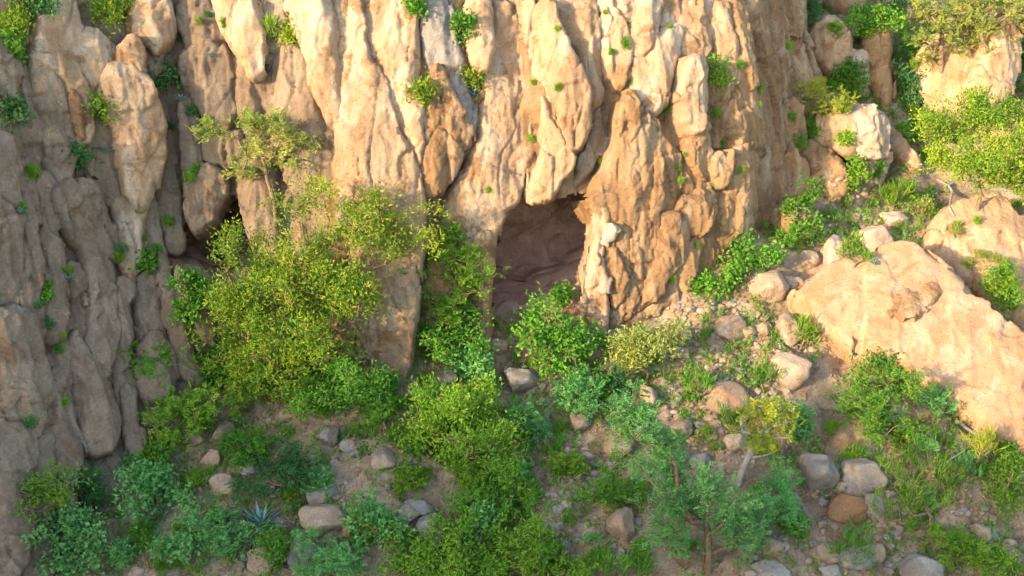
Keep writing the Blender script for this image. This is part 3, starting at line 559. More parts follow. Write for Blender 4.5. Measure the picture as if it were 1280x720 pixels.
def stone(px, py, wpx, hpx, mat, label, cat='boulder', name='boulder', group=None, sub=4, var=None, P=None, lift=.28):
    _sn[0] += 1; rs = random.Random(_sn[0] * 13); P = at(px, py + hpx * .2) if P is None else P; k = ppm(P)
    o = bpy.data.objects.new(name, stone_mesh(mat, var if var is not None else rs.randrange(7), sub)); C.objects.link(o)
    sx = wpx / k / 2; sz = hpx / k / 2 * .92
    o.scale = (sx, (sx + sz) * .5, sz); o.rotation_euler = (rs.uniform(-.12, .12) + .3, rs.uniform(-.15, .15), rs.uniform(-.35, .35) + (math.pi if rs.random() < .5 else 0))
    o.location = P + np.array([0, 0, sz * lift]); tag(o, label, cat, group); return o
BOULDERS = [
 (652,472,46,34,'grey','pale grey rounded boulder below the bush at the cave mouth'),
 (796,594,30,40,'tan','pointed tan boulder standing like a fang on the slope'),
 (777,650,36,48,'tan','egg-shaped upright tan boulder on bare soil'),
 (1020,586,48,60,'grey','large upright grey boulder with faint curved cracks'),
 (1080,590,52,46,'grey','grey angular boulder next to the large upright boulder'),
 (1058,631,50,36,'rust','rust-orange flat-topped boulder below the two grey boulders'),
 (1088,628,26,40,'grey','thin grey slab leaning beside the rust-orange boulder'),
 (981,457,58,50,'tan','smooth tan boulder with a sloping face below the pale rubble'),
 (961,354,46,42,'white','pinkish angular boulder at the lower end of the gully'),
 (993,352,34,20,'white','small pinkish slab tucked between gully boulder and rock dome'),
 (1042,314,34,50,'white','white upright boulder on the rim of the rock dome'),
 (1092,298,40,44,'white','white blocky boulder behind the rim of the rock dome'),
 (1116,272,34,22,'white','low whitish boulder beneath the bare roots'),
 (1010,322,24,22,'tan','small round tan boulder left among the gully greenery'),
 (908,408,42,30,'tan','low rounded tan boulder in the rubble beneath the ochre cliff'),
 (936,414,20,18,'tan','small tan boulder touching the low rounded one in the rubble'),
 (852,416,26,20,'tan','tan stone at the foot of the ochre cliff'),
 (849,440,24,18,'tan','squat stone beside the pale yellow shrub'),
 (905,496,54,46,'tan','big pale tan boulder beside the dark agave'),
 (985,410,36,42,'tan','lumpy broken tan boulder under the edge of the rock dome'),
 (955,410,18,20,'tan','small block in the rubble by the rock dome'),
 (540,662,36,54,'grey','tall leaning grey-brown boulder beside the low green thicket'),
 (405,645,60,40,'tan','wide cracked tan boulder on the lower slope'),
 (402,616,40,26,'grey','grey stone behind the wide cracked boulder'),
 (373,690,36,40,'grey','grey boulder half sunk beneath a small weed'),
 (328,698,38,36,'tan','pale boulder at the edge of the lower weeds'),
 (284,606,42,34,'tan','tan boulder topped by feathery weeds'),
 (310,584,34,22,'grey','grey flat stone above the tan weed-topped boulder'),
 (411,542,28,30,'grey','small grey boulder among grass in the middle of the slope'),
 (432,556,20,16,'grey','grey fist of rock near the small grass boulder'),
 (478,573,34,26,'tan','tan boulder half buried in leaf litter'),
 (725,526,28,30,'tan','tan boulder above the pale feathery treetop'),
 (812,494,24,34,'tan','brownish upright stone behind the feathery treetop'),
 (772,556,30,30,'tan','tan boulder under the feathery branches'),
 (808,545,24,20,'white','whitish stone seen between the feathery branches'),
 (852,532,30,22,'tan','pale flat stone in the rubble stream'),
 (873,576,28,20,'grey','grey slab stone in the rubble stream'),
 (917,551,28,20,'white','whitish stone by the golden tree trunk'),
 (886,598,22,24,'tan','tan stone beneath the blue-green tree crown'),
 (1146,706,54,48,'grey','large grey boulder with weeds growing over it'),
 (955,716,56,28,'grey','grey cracked boulder by the blue-green tree trunk'),
 (675,677,26,22,'grey','pale grey stone on the soil beside the low thicket'),
 (705,681,16,22,'grey','small upright grey stone beside the pale grey one'),
 (746,675,14,16,'grey','small bluish stone below the egg-shaped boulder'),
 (622,430,26,24,'tan','pinkish block on the path below the cave'),
 (240,610,12,10,'white','small white stone on the bare gully soil'),
 (266,570,24,22,'tan','brown block beside the shaded agave'),
 (283,540,30,40,'brown','tall brown block under the shaded agave'),
 (245,545,28,22,'brown','brown flat block in the shaded slope'),
 (1030,690,34,30,'tan','tan rubble boulder in the lower right pile'),
 (1070,695,44,30,'grey','wide grey rubble boulder in the lower right pile'),
 (1040,716,30,26,'grey','grey rubble block at the edge of the pile'),
 (1093,690,22,24,'tan','tan rubble cobble in the pile by the weed-grown boulder'),
 (965,680,28,22,'tan','tan cobble lying on bare soil beneath the teal shrub'),
 (1228,664,26,26,'tan','tan stone in the weeds near the slope edge'),
 (1242,612,24,16,'tan','flat tan stone in the weeds under the fallen stick'),
 (1228,545,26,16,'white','pale stone wedged under the rock dome'),
 (510,640,30,24,'tan','tan stone beside the leaning grey boulder'),
 (525,635,40,26,'grey','broad grey stone behind the leaning boulder'),
 (435,664,20,24,'rust','rusty brown stone under the teal weed'),
 (172,713,22,16,'white','pale wedge of stone at the lower edge of the slope'),
 (560,470,24,16,'grey','grey stone under the great shrub'),
]
for r in BOULDERS: stone(r[0], r[1], r[2] * 1.13, r[3] * 1.15, *r[4:])
ZONES = [  # (picture polygon, count, size range, label, materials)
 ([(840,385),(890,370),(960,390),(1010,400),(1000,440),(930,450),(860,450)], 46, (6,13), 'small pale stone in the rubble at the foot of the ochre cliff', ('tan','white')),
 ([(860,450),(960,450),(990,500),(920,600),(850,560),(820,500)], 60, (5,13), 'small stone in the rubble stream above the blue-green tree', ('tan','white','grey')),
 ([(690,560),(760,560),(800,660),(820,720),(700,720),(680,640)], 56, (4,12), 'small stone scattered round the egg-shaped boulder', ('tan','grey')),
 ([(960,600),(1120,600),(1180,720),(930,720)], 60, (5,15), 'small stone in the pile below the rust-orange boulder', ('tan','grey','white')),
 ([(1180,600),(1278,580),(1278,718),(1190,718)], 30, (5,13), 'small stone half hidden in the yellow twiggy weeds', ('tan','grey')),
 ([(985,230),(1060,215),(1130,260),(1080,290),(1000,310)], 26, (5,11), 'small stone lodged in the gully floor', ('tan','white')),
 ([(380,560),(520,560),(520,700),(300,718),(280,640)], 40, (4,9), 'small stone on the shaded soil of the lower slope', ('tan','grey')),
 ([(620,405),(700,420),(720,520),(660,600),(640,480)], 22, (4,8), 'small stone on the soil below the cave', ('tan','rust')),
]
rz = random.Random(5)
def in_poly(poly, n, rnd):
    p = np.array(poly, float); lo, hi = p.min(0), p.max(0); r = []
    while len(r) < n:
        q = np.array([rnd.uniform(lo[0], hi[0]), rnd.uniform(lo[1], hi[1])])
        if sdist(q[None], p)[0] > 0: r.append(q)
    return r
left = 295
for poly, n, (s0, s1), lab, mats in ZONES:
    for q in in_poly(poly, n, rz):
        if left <= 0: break
        left -= 1; s = s0 + (s1 - s0) * rz.random() ** 2
        mt = rz.choice(mats); lb_ = lab.replace('small ', ('smaller ' if s < (s0 + s1) / 2 - 1 else 'larger ') + {'tan': 'tan ', 'white': 'whitish ', 'grey': 'grey ', 'rust': 'rusty '}[mt]).replace('pale ', ''); stone(q[0], q[1], s * rz.uniform(.9, 1.3), s * rz.uniform(.65, .95), mt, lb_, 'stone', 'stone', lb_.replace('stone ', 'stones ', 1), 2, rz.randrange(5), lift=.15)
# gravel too fine to count
oc = np.array([[1,0,0],[-1,0,0],[0,1,0],[0,-1,0],[0,0,1],[0,0,-1.]]); of = np.array([[0,2,4],[2,1,4],[1,3,4],[3,0,4],[2,0,5],[1,2,5],[3,1,5],[0,3,5]])
rg = np.random.RandomState(8); ng = 20000; X = rg.uniform(-7, 13, ng * 2); Y = rg.uniform(-6, 8, ng * 2)
dens = noise(np.stack([X * .7, Y * .7, X * 0], 1), 4); kx = ((dens + rg.uniform(-.6, .6, ng * 2)) > -.05) & (Y < Fbase(X, ground_z(X, Y) + .1) - .02); X, Y = X[kx][:ng], Y[kx][:ng]; ng = len(X)
sz = .010 + .038 * rg.rand(ng) ** 4
GVv = (oc[None] * (sz[:, None] * rg.uniform(.6, 1.4, (ng, 3)))[:, None] * rg.uniform(.8, 1.2, (ng, 6, 1)) + np.stack([X, Y, ground_z(X, Y) + .004], 1)[:, None])
obj('gravel', mesh('gravel', GVv.reshape(-1, 3), (of[None] + 6 * np.arange(ng)[:, None, None]).reshape(-1, 3), False), M['outcrop'])['kind'] = 'stuff'

# rubble past the limit of single stones: one mass of small angular stones
_ic = stone_mesh('tan', 0, 2); iv = boulder_mesh(333, 1, 5); IV = np.array([v.co[:] for v in iv.vertices]); IF = np.array([p.vertices[:] for p in iv.polygons]); bpy.data.meshes.remove(iv)
for nm, mt, cnt, sd_ in (('rubble', 'tan', 900, 3), ('rubble', 'grey', 420, 4), ('rubble', 'white', 260, 6)):
    rr_ = random.Random(sd_); pts_ = []
    for poly, n, *_x in ZONES: pts_ += in_poly(poly, int(cnt * n / 340) + 1, rr_)
    RV = []
    for q in pts_:
        P = hit(ground_bvh, q[0], q[1]); s_ = (.018 + .075 * rr_.random() ** 2.2); a = rr_.uniform(0, 6.28); ca, sa = math.cos(a), math.sin(a)
        L_ = IV * np.array([s_ * rr_.uniform(.8, 1.4), s_, s_ * rr_.uniform(.5, .9)]); L_ = np.stack([L_[:, 0] * ca - L_[:, 1] * sa, L_[:, 0] * sa + L_[:, 1] * ca, L_[:, 2]], 1)
        RV.append(L_ + P + [0, 0, s_ * .2])
    RF = (IF[None] + (np.arange(len(RV)) * len(IV))[:, None, None]).reshape(-1, 3)
    ro = obj(nm, mesh(nm, np.concatenate(RV), RF, False), M[mt]); ro['kind'] = 'stuff'; ro['label'] = {'tan': 'tan', 'grey': 'grey', 'white': 'whitish'}[mt] + ' rubble strewn between the boulders'
# ------------------------------------------------------------------ plants
def unit(v): return v / (np.linalg.norm(v, axis=-1, keepdims=True) + 1e-9)
def leaf_quads(B, D, L, Wd, rs, tint, fold=.25):
    n = len(B); D = unit(D); r = unit(np.cross(D, rs.normal(size=(n, 3)))); nn = np.cross(D, r)
    L = np.broadcast_to(L, (n,))[:, None]; Wd = np.broadcast_to(Wd, (n,))[:, None]
    v = np.stack([B, B + D * L * .5 + r * Wd * .5 + nn * Wd * fold, B + D * L - nn * L * .12, B + D * L * .5 - r * Wd * .5 + nn * Wd * fold], 1)
    return v.reshape(-1, 3), np.arange(4 * n).reshape(n, 4), np.repeat(tint, 4)
def skeleton(tips, trunk, rs, limbs=()):
    nodes = [np.array(t, float) for t in trunk]; par = [-1] + list(range(len(trunk) - 1))
    for st, pts in limbs:
        j = st
        for p in pts: nodes.append(np.array(p, float)); par.append(j); j = len(nodes) - 1
    A = np.zeros((len(tips) * 3 + len(nodes), 3)); A[:len(nodes)] = nodes; n = len(nodes); ends = []
    for t in tips[np.argsort(np.linalg.norm(tips - nodes[0], axis=1))]:
        dv = t - A[:n]; d = np.linalg.norm(dv, axis=1) + np.maximum(0, -dv[:, 2]) * 1.5
        d[0] += .4 * d.max()
        j = int(np.argmin(d)); a = A[j]; m1 = a + (t - a) * .5 + rs.normal(size=3) * .07 * np.linalg.norm(t - a)
        A[n] = m1; A[n + 1] = t; par += [j, n]; ends.append(n + 1); n += 2
    par = np.array(par); cnt = np.zeros(n); cnt[ends] = 1
    for i in range(n - 1, 0, -1): cnt[par[i]] += cnt[i]
    return A[:n], par, cnt, np.array(ends)
def tubes(A, par, rad, sides=5):
    idx = np.arange(1, len(A)); a = A[par[idx]]; b2 = A[idx]; ra = np.minimum(rad[par[idx]], rad[idx] * 1.7); rb = rad[idx]
    d = unit(b2 - a); u = unit(np.cross(d, np.array([.31, .77, .55]))); v = np.cross(d, u); th = np.arange(sides) * 2 * math.pi / sides
    ring = np.cos(th)[None, :, None] * u[:, None] + np.sin(th)[None, :, None] * v[:, None]
    V = np.concatenate([a[:, None] - d[:, None] * ra[:, None, None] * .4 + ring * ra[:, None, None], b2[:, None] + ring * rb[:, None, None]], 1).reshape(-1, 3)
    k = np.arange(sides); f = np.stack([k, (k + 1) % sides, (k + 1) % sides + sides, k + sides], 1)
    return V, (f[None] + (np.arange(len(idx)) * 2 * sides)[:, None, None]).reshape(-1, 4)
def foliage(tips, dirs, style, rs, ls):
    """leaves at the twig ends; ls scales the leaf"""
    n = len(tips); B = []; D = []; L = []; W_ = []; T = []; tt = np.clip(.5 + .9 * fbm(tips * 1.7 + 5, 88, 2) + .25 * rs.normal(size=n), 0, 1)
    if style == 'star':
        for k in range(22):
            o = rs.normal(size=(n, 3)) * .085 * ls; c0 = tips + o
            B.append(c0); D.append(unit(dirs) * .5 + rs.normal(size=(n, 3)) * .8 + [0, 0, .35]); L.append(rs.uniform(.05, .10, n) * ls); W_.append(rs.uniform(.022, .04, n) * ls)
            T.append(np.clip(tt * .5 + rs.rand(n) * .5, 0, 1))
    elif style == 'broad':
        for k in range(15):
            B.append(tips + rs.normal(size=(n, 3)) * .075 * ls); D.append(unit(dirs) * .5 + rs.normal(size=(n, 3)) * .7 + [0, -.1, .1]); L.append(rs.uniform(.05, .10, n) * ls); W_.append(rs.uniform(.035, .07, n) * ls)
            T.append(np.clip(tt * .5 + rs.rand(n) * .5, 0, 1))
    elif style == 'feather':
        for k in range(5):
            D0 = unit(unit(dirs) * .8 + rs.normal(size=(n, 3)) * .7 + [0, 0, .1]); s0 = unit(np.cross(D0, rs.normal(size=(n, 3)) * .3 + [0, 0, 1])); c0 = tips + rs.normal(size=(n, 3)) * .06 * ls; ll = rs.uniform(.10, .17, n) * ls
            for q in range(5):
                for sg in (-1, 1):
                    f = (q + .6) / 5; B.append(c0 + D0 * (ll * f)[:, None]); D.append(D0 * .45 + s0 * sg); L.append(ll * .42 * (1.1 - .6 * f)); W_.append(ll * .17); T.append(np.clip(tt * .5 + rs.rand(n) * .5, 0, 1))
    elif style == 'grass':
        for k in range(12):
            B.append(tips + rs.normal(size=(n, 3)) * .04 * ls); D.append(rs.normal(size=(n, 3)) * .45 + unit(dirs) * .4 + [0, 0, .8]); L.append(rs.uniform(.10, .2, n) * ls); W_.append(np.full(n, .016 * ls)); T.append(rs.rand(n))
    return leaf_quads(np.concatenate(B), np.concatenate(D), np.concatenate(L), np.concatenate(W_), rs, np.concatenate(T))
def crown_tips(lobes, n, rs):
    vol = np.array([l[3] * l[4] * l[5] for l in lobes]) ** .72; cnt = np.maximum(3, (n * vol / vol.sum()).astype(int)); out = []
    for l, k in zip(lobes, cnt):
        m = max(4, k // 6); u = unit(rs.normal(size=(m, 3))) * (rs.rand(m, 1) ** .42); cen = np.array(l[:3]) + u * np.array(l[3:6])
        sg = min(.15, .36 * min(l[3], l[5])); out.append(cen[rs.randint(0, m, k)] + rs.normal(size=(k, 3)) * np.array([sg, sg, sg * .7]))
    return np.concatenate(out)
def auto_lobes(W_, H_, rs, n=None, low=.12, depth=.8):
    """uneven crown: overlapping lobes within a W x H x depth*W envelope standing on the origin"""
    n = n or int(np.clip(5 + 3.2 * W_ * H_, 5, 16)); r = []
    for k in range(n):
        a = rs.uniform(0, 2 * math.pi); q = rs.uniform(.1, .95) ** .7; zz = rs.uniform(low + .12, .82); env = math.sqrt(max(.1, 1 - ((zz - .42) / .62) ** 2))
        s = rs.uniform(.15, .30); r.append((math.cos(a) * q * W_ * .36 * env, math.sin(a) * q * W_ * .36 * depth * env, zz * H_, W_ * s, W_ * s * depth, H_ * rs.uniform(.13, .22)))
    return r
def plant_meshes(key, lobes, trunk, style, seed, ntips, ls, rbase, wood='bark', leaf='l_green', limbs=(), split=True):
    rs = np.random.RandomState(seed); tips = crown_tips(lobes, ntips, rs); tips[:, 2] = np.maximum(tips[:, 2], .02)
    A, par, cnt, ends = skeleton(tips, trunk, rs, limbs); rad = rbase * (cnt / cnt.max()) ** .45 + .0015
    thick = rad[1:] > max(.006, .22 * rbase) if split else np.ones(len(A) - 1, bool); V, F = tubes(A, par, rad); V = V.reshape(len(A) - 1, 10, 3); F0 = F[:5]; sm = []
    if not thick.any(): thick[:] = True
    for sel in (thick, ~thick):
        if sel.any():
            vv = V[sel].reshape(-1, 3); ms = mesh(key + '_stem', vv, (F0[None] + (np.arange(sel.sum()) * 10)[:, None, None]).reshape(-1, 4)); ms.materials.append(M[wood]); sm.append(ms)
    E = A[ends]; dirs = E - A[par[ends]]
    mid_ = A[ends - 1]; tp = np.concatenate([E, mid_[rs.rand(len(mid_)) < .55]]) ; k = len(tp) - len(E)
    dd = np.concatenate([dirs, rs.normal(size=(k, 3))]) if k else dirs
    V, F, T = foliage(tp, dd, style, rs, ls); lm = mesh(key + '_foliage', V, F, False, T); lm.materials.append(M[leaf]); return sm, lm
_pn = [0]
def plant(px, py, wpx, hpx, leaf, style, label, cat='shrub', name='shrub', group=None, dens=1.0, ls=1.0, stems=3, wood='bark', lobes=None, trunk=None, low=.08, Y=None, crown='foliage', stem='stem', rb=None, limbs=()):
    """px,py: foot of the plant; wpx,hpx: size there"""
    _pn[0] += 1; seed = 900 + _pn[0] * 3; rs = np.random.RandomState(seed); P = at(px, py) if Y is None else at_Y(px, py, Y); k = ppm(P); W_, H_ = wpx / k, hpx / k
    if lobes is None: lb = auto_lobes(W_, H_, rs, low=low)
    else: lb = [((lx - px) / k, dy, (py - ly) / k / .96, rw / k, rw / k * .85, rh / k) for lx, ly, rw, rh, dy in lobes]
    tr = [(0, 0, -.06), (0, 0, .04), (0.02, 0, H_ * .12 + .03)] if trunk is None else [(0, 0, -.08)] + [((tx - px) / k, dy, (py - ty) / k / .96) for tx, ty, dy in trunk]
    lm_ = [(st, [((tx - px) / k, dy, (py - ty) / k / .96) for tx, ty, dy in pts]) for st, pts in limbs]
    area = sum(l[3] * l[5] for l in lb) * 1.0
    nt_ = int(np.clip(150 * dens * (area ** .9) / ls ** 1.5 + 10, 16, 2200))
    sm, lm = plant_meshes(name, lb, tr, style, seed, nt_, ls, rb or (.010 + .012 * H_), wood, leaf, lm_)
    r = tag(empty(name, P), label, cat, group); so = obj(stem, sm[0], None, r); obj(crown, lm, None, r)
    if len(sm) > 1: obj('twigs', sm[1], None, so)['kind'] = 'stuff'
    return r
LEAFKIND = {}
def tuft(px, py, s, leaf, style, label, group, name='tuft', cat='plant'):
    """small plant: a copy of one of a few kinds, with its own turn and size"""
    _pn[0] += 1; rnd = random.Random(_pn[0]); key = (leaf, style, rnd.randrange(3))
    if key not in LEAFKIND:
        rs = np.random.RandomState(len(LEAFKIND) + 50); lb = auto_lobes(.30, .26, rs, n=5, low=.0)
        LEAFKIND[key] = plant_meshes('tuft', lb, [(0, 0, -.05), (0, 0, .03)], style, len(LEAFKIND) + 60, 26, .62, .006, 'bark', leaf, (), False)
    sm, lm = LEAFKIND[key]; P = at(px, py); e = tag(empty(name, P), label, cat, group); sc = s / ppm(P) / .30
    e.scale = (sc, sc, sc * rnd.uniform(.8, 1.15)); e.rotation_euler = (0, 0, rnd.uniform(0, 6.28))
    obj('stem', sm[0], None, e); obj('foliage', lm, None, e); return e

# the great shrub and the thicket under the cliff
plant(462,470,300,240,'l_yellow','star','great yellow-green shrub with reddish branches left of the cave', dens=.8, wood='bark_red', stems=4, rb=.06,
      lobes=[(330,330,48,45,-.3),(300,385,38,50,-.2),(345,400,60,50,-.6),(380,300,55,48,0),(420,270,42,40,.2),(445,320,48,42,-.3),(400,360,60,45,-.7),(470,270,32,38,.3),(500,300,40,32,.2),(490,258,18,26,.4),(350,455,55,32,-.5),(300,440,32,38,-.3),(430,410,45,35,-.7),(360,350,70,60,-.4),(430,340,50,50,-.5),(310,350,40,50,-.3),(470,360,40,36,-.3),(385,255,24,22,.2),(530,300,24,22,.2),(545,272,14,18,.3)],
      trunk=[(466,445,-.1),(455,415,-.2),(440,385,-.2),(420,350,-.1),(398,322,0),(392,300,0)])
plant(545,430,130,140,'l_mid','feather','dark green airy shrub against the cliff left of the cave', dens=.8, wood='bark_red',
      lobes=[(545,325,36,34,.2),(575,350,30,32,0),(520,345,30,30,.1),(560,300,24,20,.3),(590,330,18,26,.1),(555,375,40,26,-.2)], trunk=[(545,405,0),(548,375,0),(545,350,.1)])
plant(575,455,120,75,'l_green','broad','bright green leafy bush at the foot of the cliff pillar', dens=1.2)
plant(525,440,70,60,'l_green','feather','low feathery green bush beneath the great shrub', dens=1.0)
plant(340,505,130,90,'l_mid','feather','feathery mid-green bush under the left half of the great shrub', dens=1.1)
plant(430,520,130,80,'l_green','star','dense green bush growing below the great shrub stem', dens=1.1)
plant(590,480,70,55,'l_teal','broad','blue-green broad-leaved bush in front of the cliff pillar', dens=1.0)
plant(580,588,158,130,'l_mid','star','rounded yellow-green bush in the middle of the slope', dens=1.0)
plant(690,455,135,95,'l_green','broad','bright green broad-leaved bush in front of the cave mouth', dens=1.1,
      lobes=[(664,416,24,24,0),(690,425,36,28,-.2),(720,418,30,24,-.1),(682,392,20,16,.2),(742,422,20,18,0),(690,448,24,14,-.3)])
plant(702,392,30,36,'l_green','broad','upright green sprig on the cave floor edge', dens=1.0)
plant(720,520,90,70,'l_teal','feather','dusky blue-green feathery shrub below the cave bush', dens=1.0)
plant(808,478,80,88,'l_pale','star','pale straw-green shrub at the foot of the ochre cliff', dens=.9, wood='bark_red')
plant(760,500,50,40,'l_dark','feather','dark feathery clump beside the pale straw-green shrub')
# slender tree on the left of the great shrub
plant(345,275,140,130,'l_pale','feather','slender tree with flat pale crown against the cliff', 'tree', 'slender_tree', dens=1.6, crown='crown', stem='trunk', rb=.035,
      lobes=[(285,168,24,9,0),(315,160,28,11,.1),(345,150,30,10,0),(370,170,24,10,-.1),(385,185,16,8,0),(320,190,26,9,-.2),(295,215,20,9,0),(360,200,16,7,0),(330,220,14,6,.1)], trunk=[(344,250,0),(338,225,0),(336,205,0)])
# blue-green tree on the lower slope
plant(884,716,180,210,'l_teal','feather','blue-green feathery tree with forked reddish trunk on the lower slope', 'tree', 'feathery_tree', dens=1.35, wood='bark_red', crown='crown', stem='trunk', rb=.055,
      lobes=[(780,515,42,22,.3),(800,505,24,14,.4),(825,555,40,22,.1),(845,585,34,20,0),(830,620,38,24,-.2),(850,640,28,22,.1),(900,610,42,30,0),(930,640,34,26,0),(925,672,30,18,.2),(845,690,24,14,.1),(950,625,20,20,.1),(800,575,24,16,.2),(835,660,22,20,0)],
      trunk=[(884,690,0),(882,665,0),(878,645,0),(872,622,0)], limbs=[(3,[(858,640,-.1),(842,605,0),(838,575,.1),(828,555,.1),(800,530,.3)]),(3,[(893,642,0),(905,622,0),(918,610,0)])])
plant(922,606,90,110,'l_gold','feather','golden-yellow tree with pale bent trunk among the rubble', 'tree', 'golden_tree', dens=1.0, wood='dead', crown='crown', stem='trunk', rb=.05,
      lobes=[(955,500,24,14,0),(940,520,30,20,0),(968,525,22,18,0),(945,545,24,14,-.1),(960,556,14,10,0)], trunk=[(926,590,0),(932,570,0),(942,545,0)])
plant(1002,545,52,46,'l_teal','broad','light blue-green broad-leaved sapling beside the golden tree')
plant(966,655,86,72,'l_teal','feather','compact blue-green shrub at the right of the feathery tree', dens=1.2)
plant(765,635,70,75,'l_green','feather','green feathery shrub beside the fang-shaped boulder')
plant(1110,560,150,100,'l_green','feather','dark green spreading shrub below the rock dome', dens=.55, low=.0)
plant(1095,490,90,60,'l_green','star','green shrub against the lower edge of the rock dome')
plant(1166,528,36,44,'l_teal','feather','small dense teal shrub touching the rock dome', dens=1.3)
plant(1160,660,165,110,'l_mid','grass','sprawling twiggy yellow-green shrub on the lower right slope', dens=.45, ls=.8)
plant(1215,590,70,60,'l_gold','grass','golden wispy plant above the sprawling twiggy shrub', dens=.5)
plant(1250,640,80,90,'l_mid','star','loose yellow-green shrub at the right end of the lower slope', dens=.6)
plant(1060,700,90,40,'l_green','grass','grassy weed clump beside the rubble pile', dens=.8)
plant(1205,715,100,60,'l_mid','feather','feathery weeds above the weed-grown boulder')
# lower slope, left to centre
plant(195,650,98,85,'l_teal','broad','blue-green broad-leaved shrub on the shaded lower slope', dens=1.1)
plant(95,725,120,90,'l_teal','broad','large blue-green leafy shrub at the foot of the left columns', dens=1.0)
plant(60,640,90,75,'l_mid','star','thin sprawling shrub leaning on the left columns', dens=.5)
plant(110,640,70,60,'l_dark','feather','dark shrub between the left columns and the blue-green shrub')
plant(230,560,100,85,'l_mid','feather','soft green shrub on the shaded bank', dens=.8)
plant(180,470,90,50,'l_green','feather','arching fern-like shrub against the shaded cliff', dens=.6)
plant(247,400,64,84,'l_green','broad','bright green climber in the mouth of the dark left hollow', dens=1.0)
plant(185,345,26,40,'l_green','broad','small green bush wedged in the shaded cliff fissure')
plant(350,622,86,70,'l_dark','feather','dark blue-green feathery shrub behind the big agave', dens=1.3)
plant(270,690,100,66,'l_teal','feather','pale teal feathery shrub beside the big agave', dens=1.0)
plant(212,712,60,56,'l_teal','broad','teal leafy weed on bare soil')
plant(300,580,60,50,'l_green','feather','green feathery weed above the tan boulder')
plant(395,625,50,44,'l_teal','feather','wispy teal weed on the grey stone')
plant(470,680,80,76,'l_teal','broad','blue-green weed with rounded leaves beside the leaning boulder', dens=1.0)
plant(410,725,110,60,'l_teal','feather','soft teal weeds at the foot of the slope')
plant(510,720,90,60,'l_mid','star','yellow-green low weeds below the leaning boulder')
plant(620,655,120,60,'l_green','feather','green fern-like shrub under the rounded bush')
plant(600,730,200,90,'l_mid','star','low bright green thicket at the foot of the slope', dens=1.1)
plant(690,740,120,60,'l_mid','feather','low yellow-green weeds by the pale grey stones')
plant(770,730,110,50,'l_green','grass','grassy weeds below the egg-shaped boulder', dens=.8)
plant(660,560,70,60,'l_teal','feather','dusky shrub beside the rounded bush')
plant(480,540,70,50,'l_green','feather','feathery green weed right of the small grey boulder')
plant(390,480,60,50,'l_green','broad','green leafy weed at the great shrub base')
plant(270,490,70,60,'l_green','star','green bush at the left foot of the great shrub')
plant(345,705,60,40,'l_green','star','low green weed on the pale boulder')
# gully and right
plant(1000,285,46,66,'l_green','broad','bright green bush in the crease between cliff and gully')
plant(935,350,100,66,'l_green','broad','bright green bush at the foot of the right cliff edge', dens=1.1,
      lobes=[(940,315,26,20,.1),(915,335,26,18,0),(960,320,20,16,.1),(895,355,22,14,-.1),(880,372,18,10,-.2)])
plant(985,312,60,34,'l_green','feather','low green bush beside the pinkish gully boulder')
plant(1062,245,42,52,'l_mid','broad','yellow-green bush below the pale boulder')
plant(1068,335,46,36,'l_mid','grass','round grassy tuft on the rim of the rock dome', dens=1.2)
plant(1060,118,56,46,'l_green','star','round bright green gully bush', dens=1.3)
plant(1030,142,70,44,'l_gold','feather','flat pale gold bush on top of the pale block', dens=1.0)
plant(1135,90,44,50,'l_green','feather','green bush in the gully left of the slab')
plant(1140,140,50,60,'l_dark','broad','dark green bush in the gully below the slab')
plant(1150,185,60,50,'l_green','broad','deep green bush in the gully behind the pale boulder')
plant(1090,40,90,36,'l_green','broad','green scrub across the head of the gully')
plant(1010,40,40,44,'l_dark','feather','grey-green shrub at the top of the cliff edge')
plant(1130,30,60,40,'l_dark','broad','dark scrub behind the feathery tree')
plant(1222,262,190,140,'l_yellow','star','big sunlit yellow-green bush above the rock shoulder', dens=1.0,
      lobes=[(1225,170,50,40,.2),(1180,160,30,28,.1),(1265,180,45,45,0),(1200,205,45,35,-.2),(1250,225,45,32,-.3),(1180,195,26,22,0),(1210,145,26,18,.2),(1290,215,40,40,-.1),(1275,150,30,22,.2)])
plant(1163,158,190,178,'l_pale','feather','tall feathery pale green tree with dark forked trunk above the slab', 'tree', 'tall_tree', dens=1.3, crown='crown', stem='trunk', rb=.09,
      lobes=[(1135,25,24,18,0),(1160,50,26,18,-.2),(1185,25,30,20,0),(1215,35,34,20,.1),(1250,20,36,18,0),(1190,65,28,14,-.2),(1230,60,26,12,0),(1280,25,30,18,0),(1150,75,18,14,0),(1200,0,40,18,0),(1130,5,26,16,.2)],
      trunk=[(1167,120,0),(1167,90,0),(1163,55,0),(1158,20,0),(1152,-20,0)], limbs=[(3,[(1180,45,0),(1192,10,0),(1205,-15,0)]),(1,[(1185,110,0),(1205,70,.1),(1215,40,.1)]),(4,[(1145,35,0),(1135,20,0)])])
plant(1245,370,60,44,'l_mid','feather','grassy shrub in the groove right of the rock dome')
plant(1255,392,50,40,'l_mid','star','yellow-green weed in the groove above the dome edge')
plant(1120,262,60,34,'l_mid','grass','grassy clump by the bare roots')
plant(1270,110,40,120,'l_dark','broad','dark bush at the far end of the slab', dens=1.0)
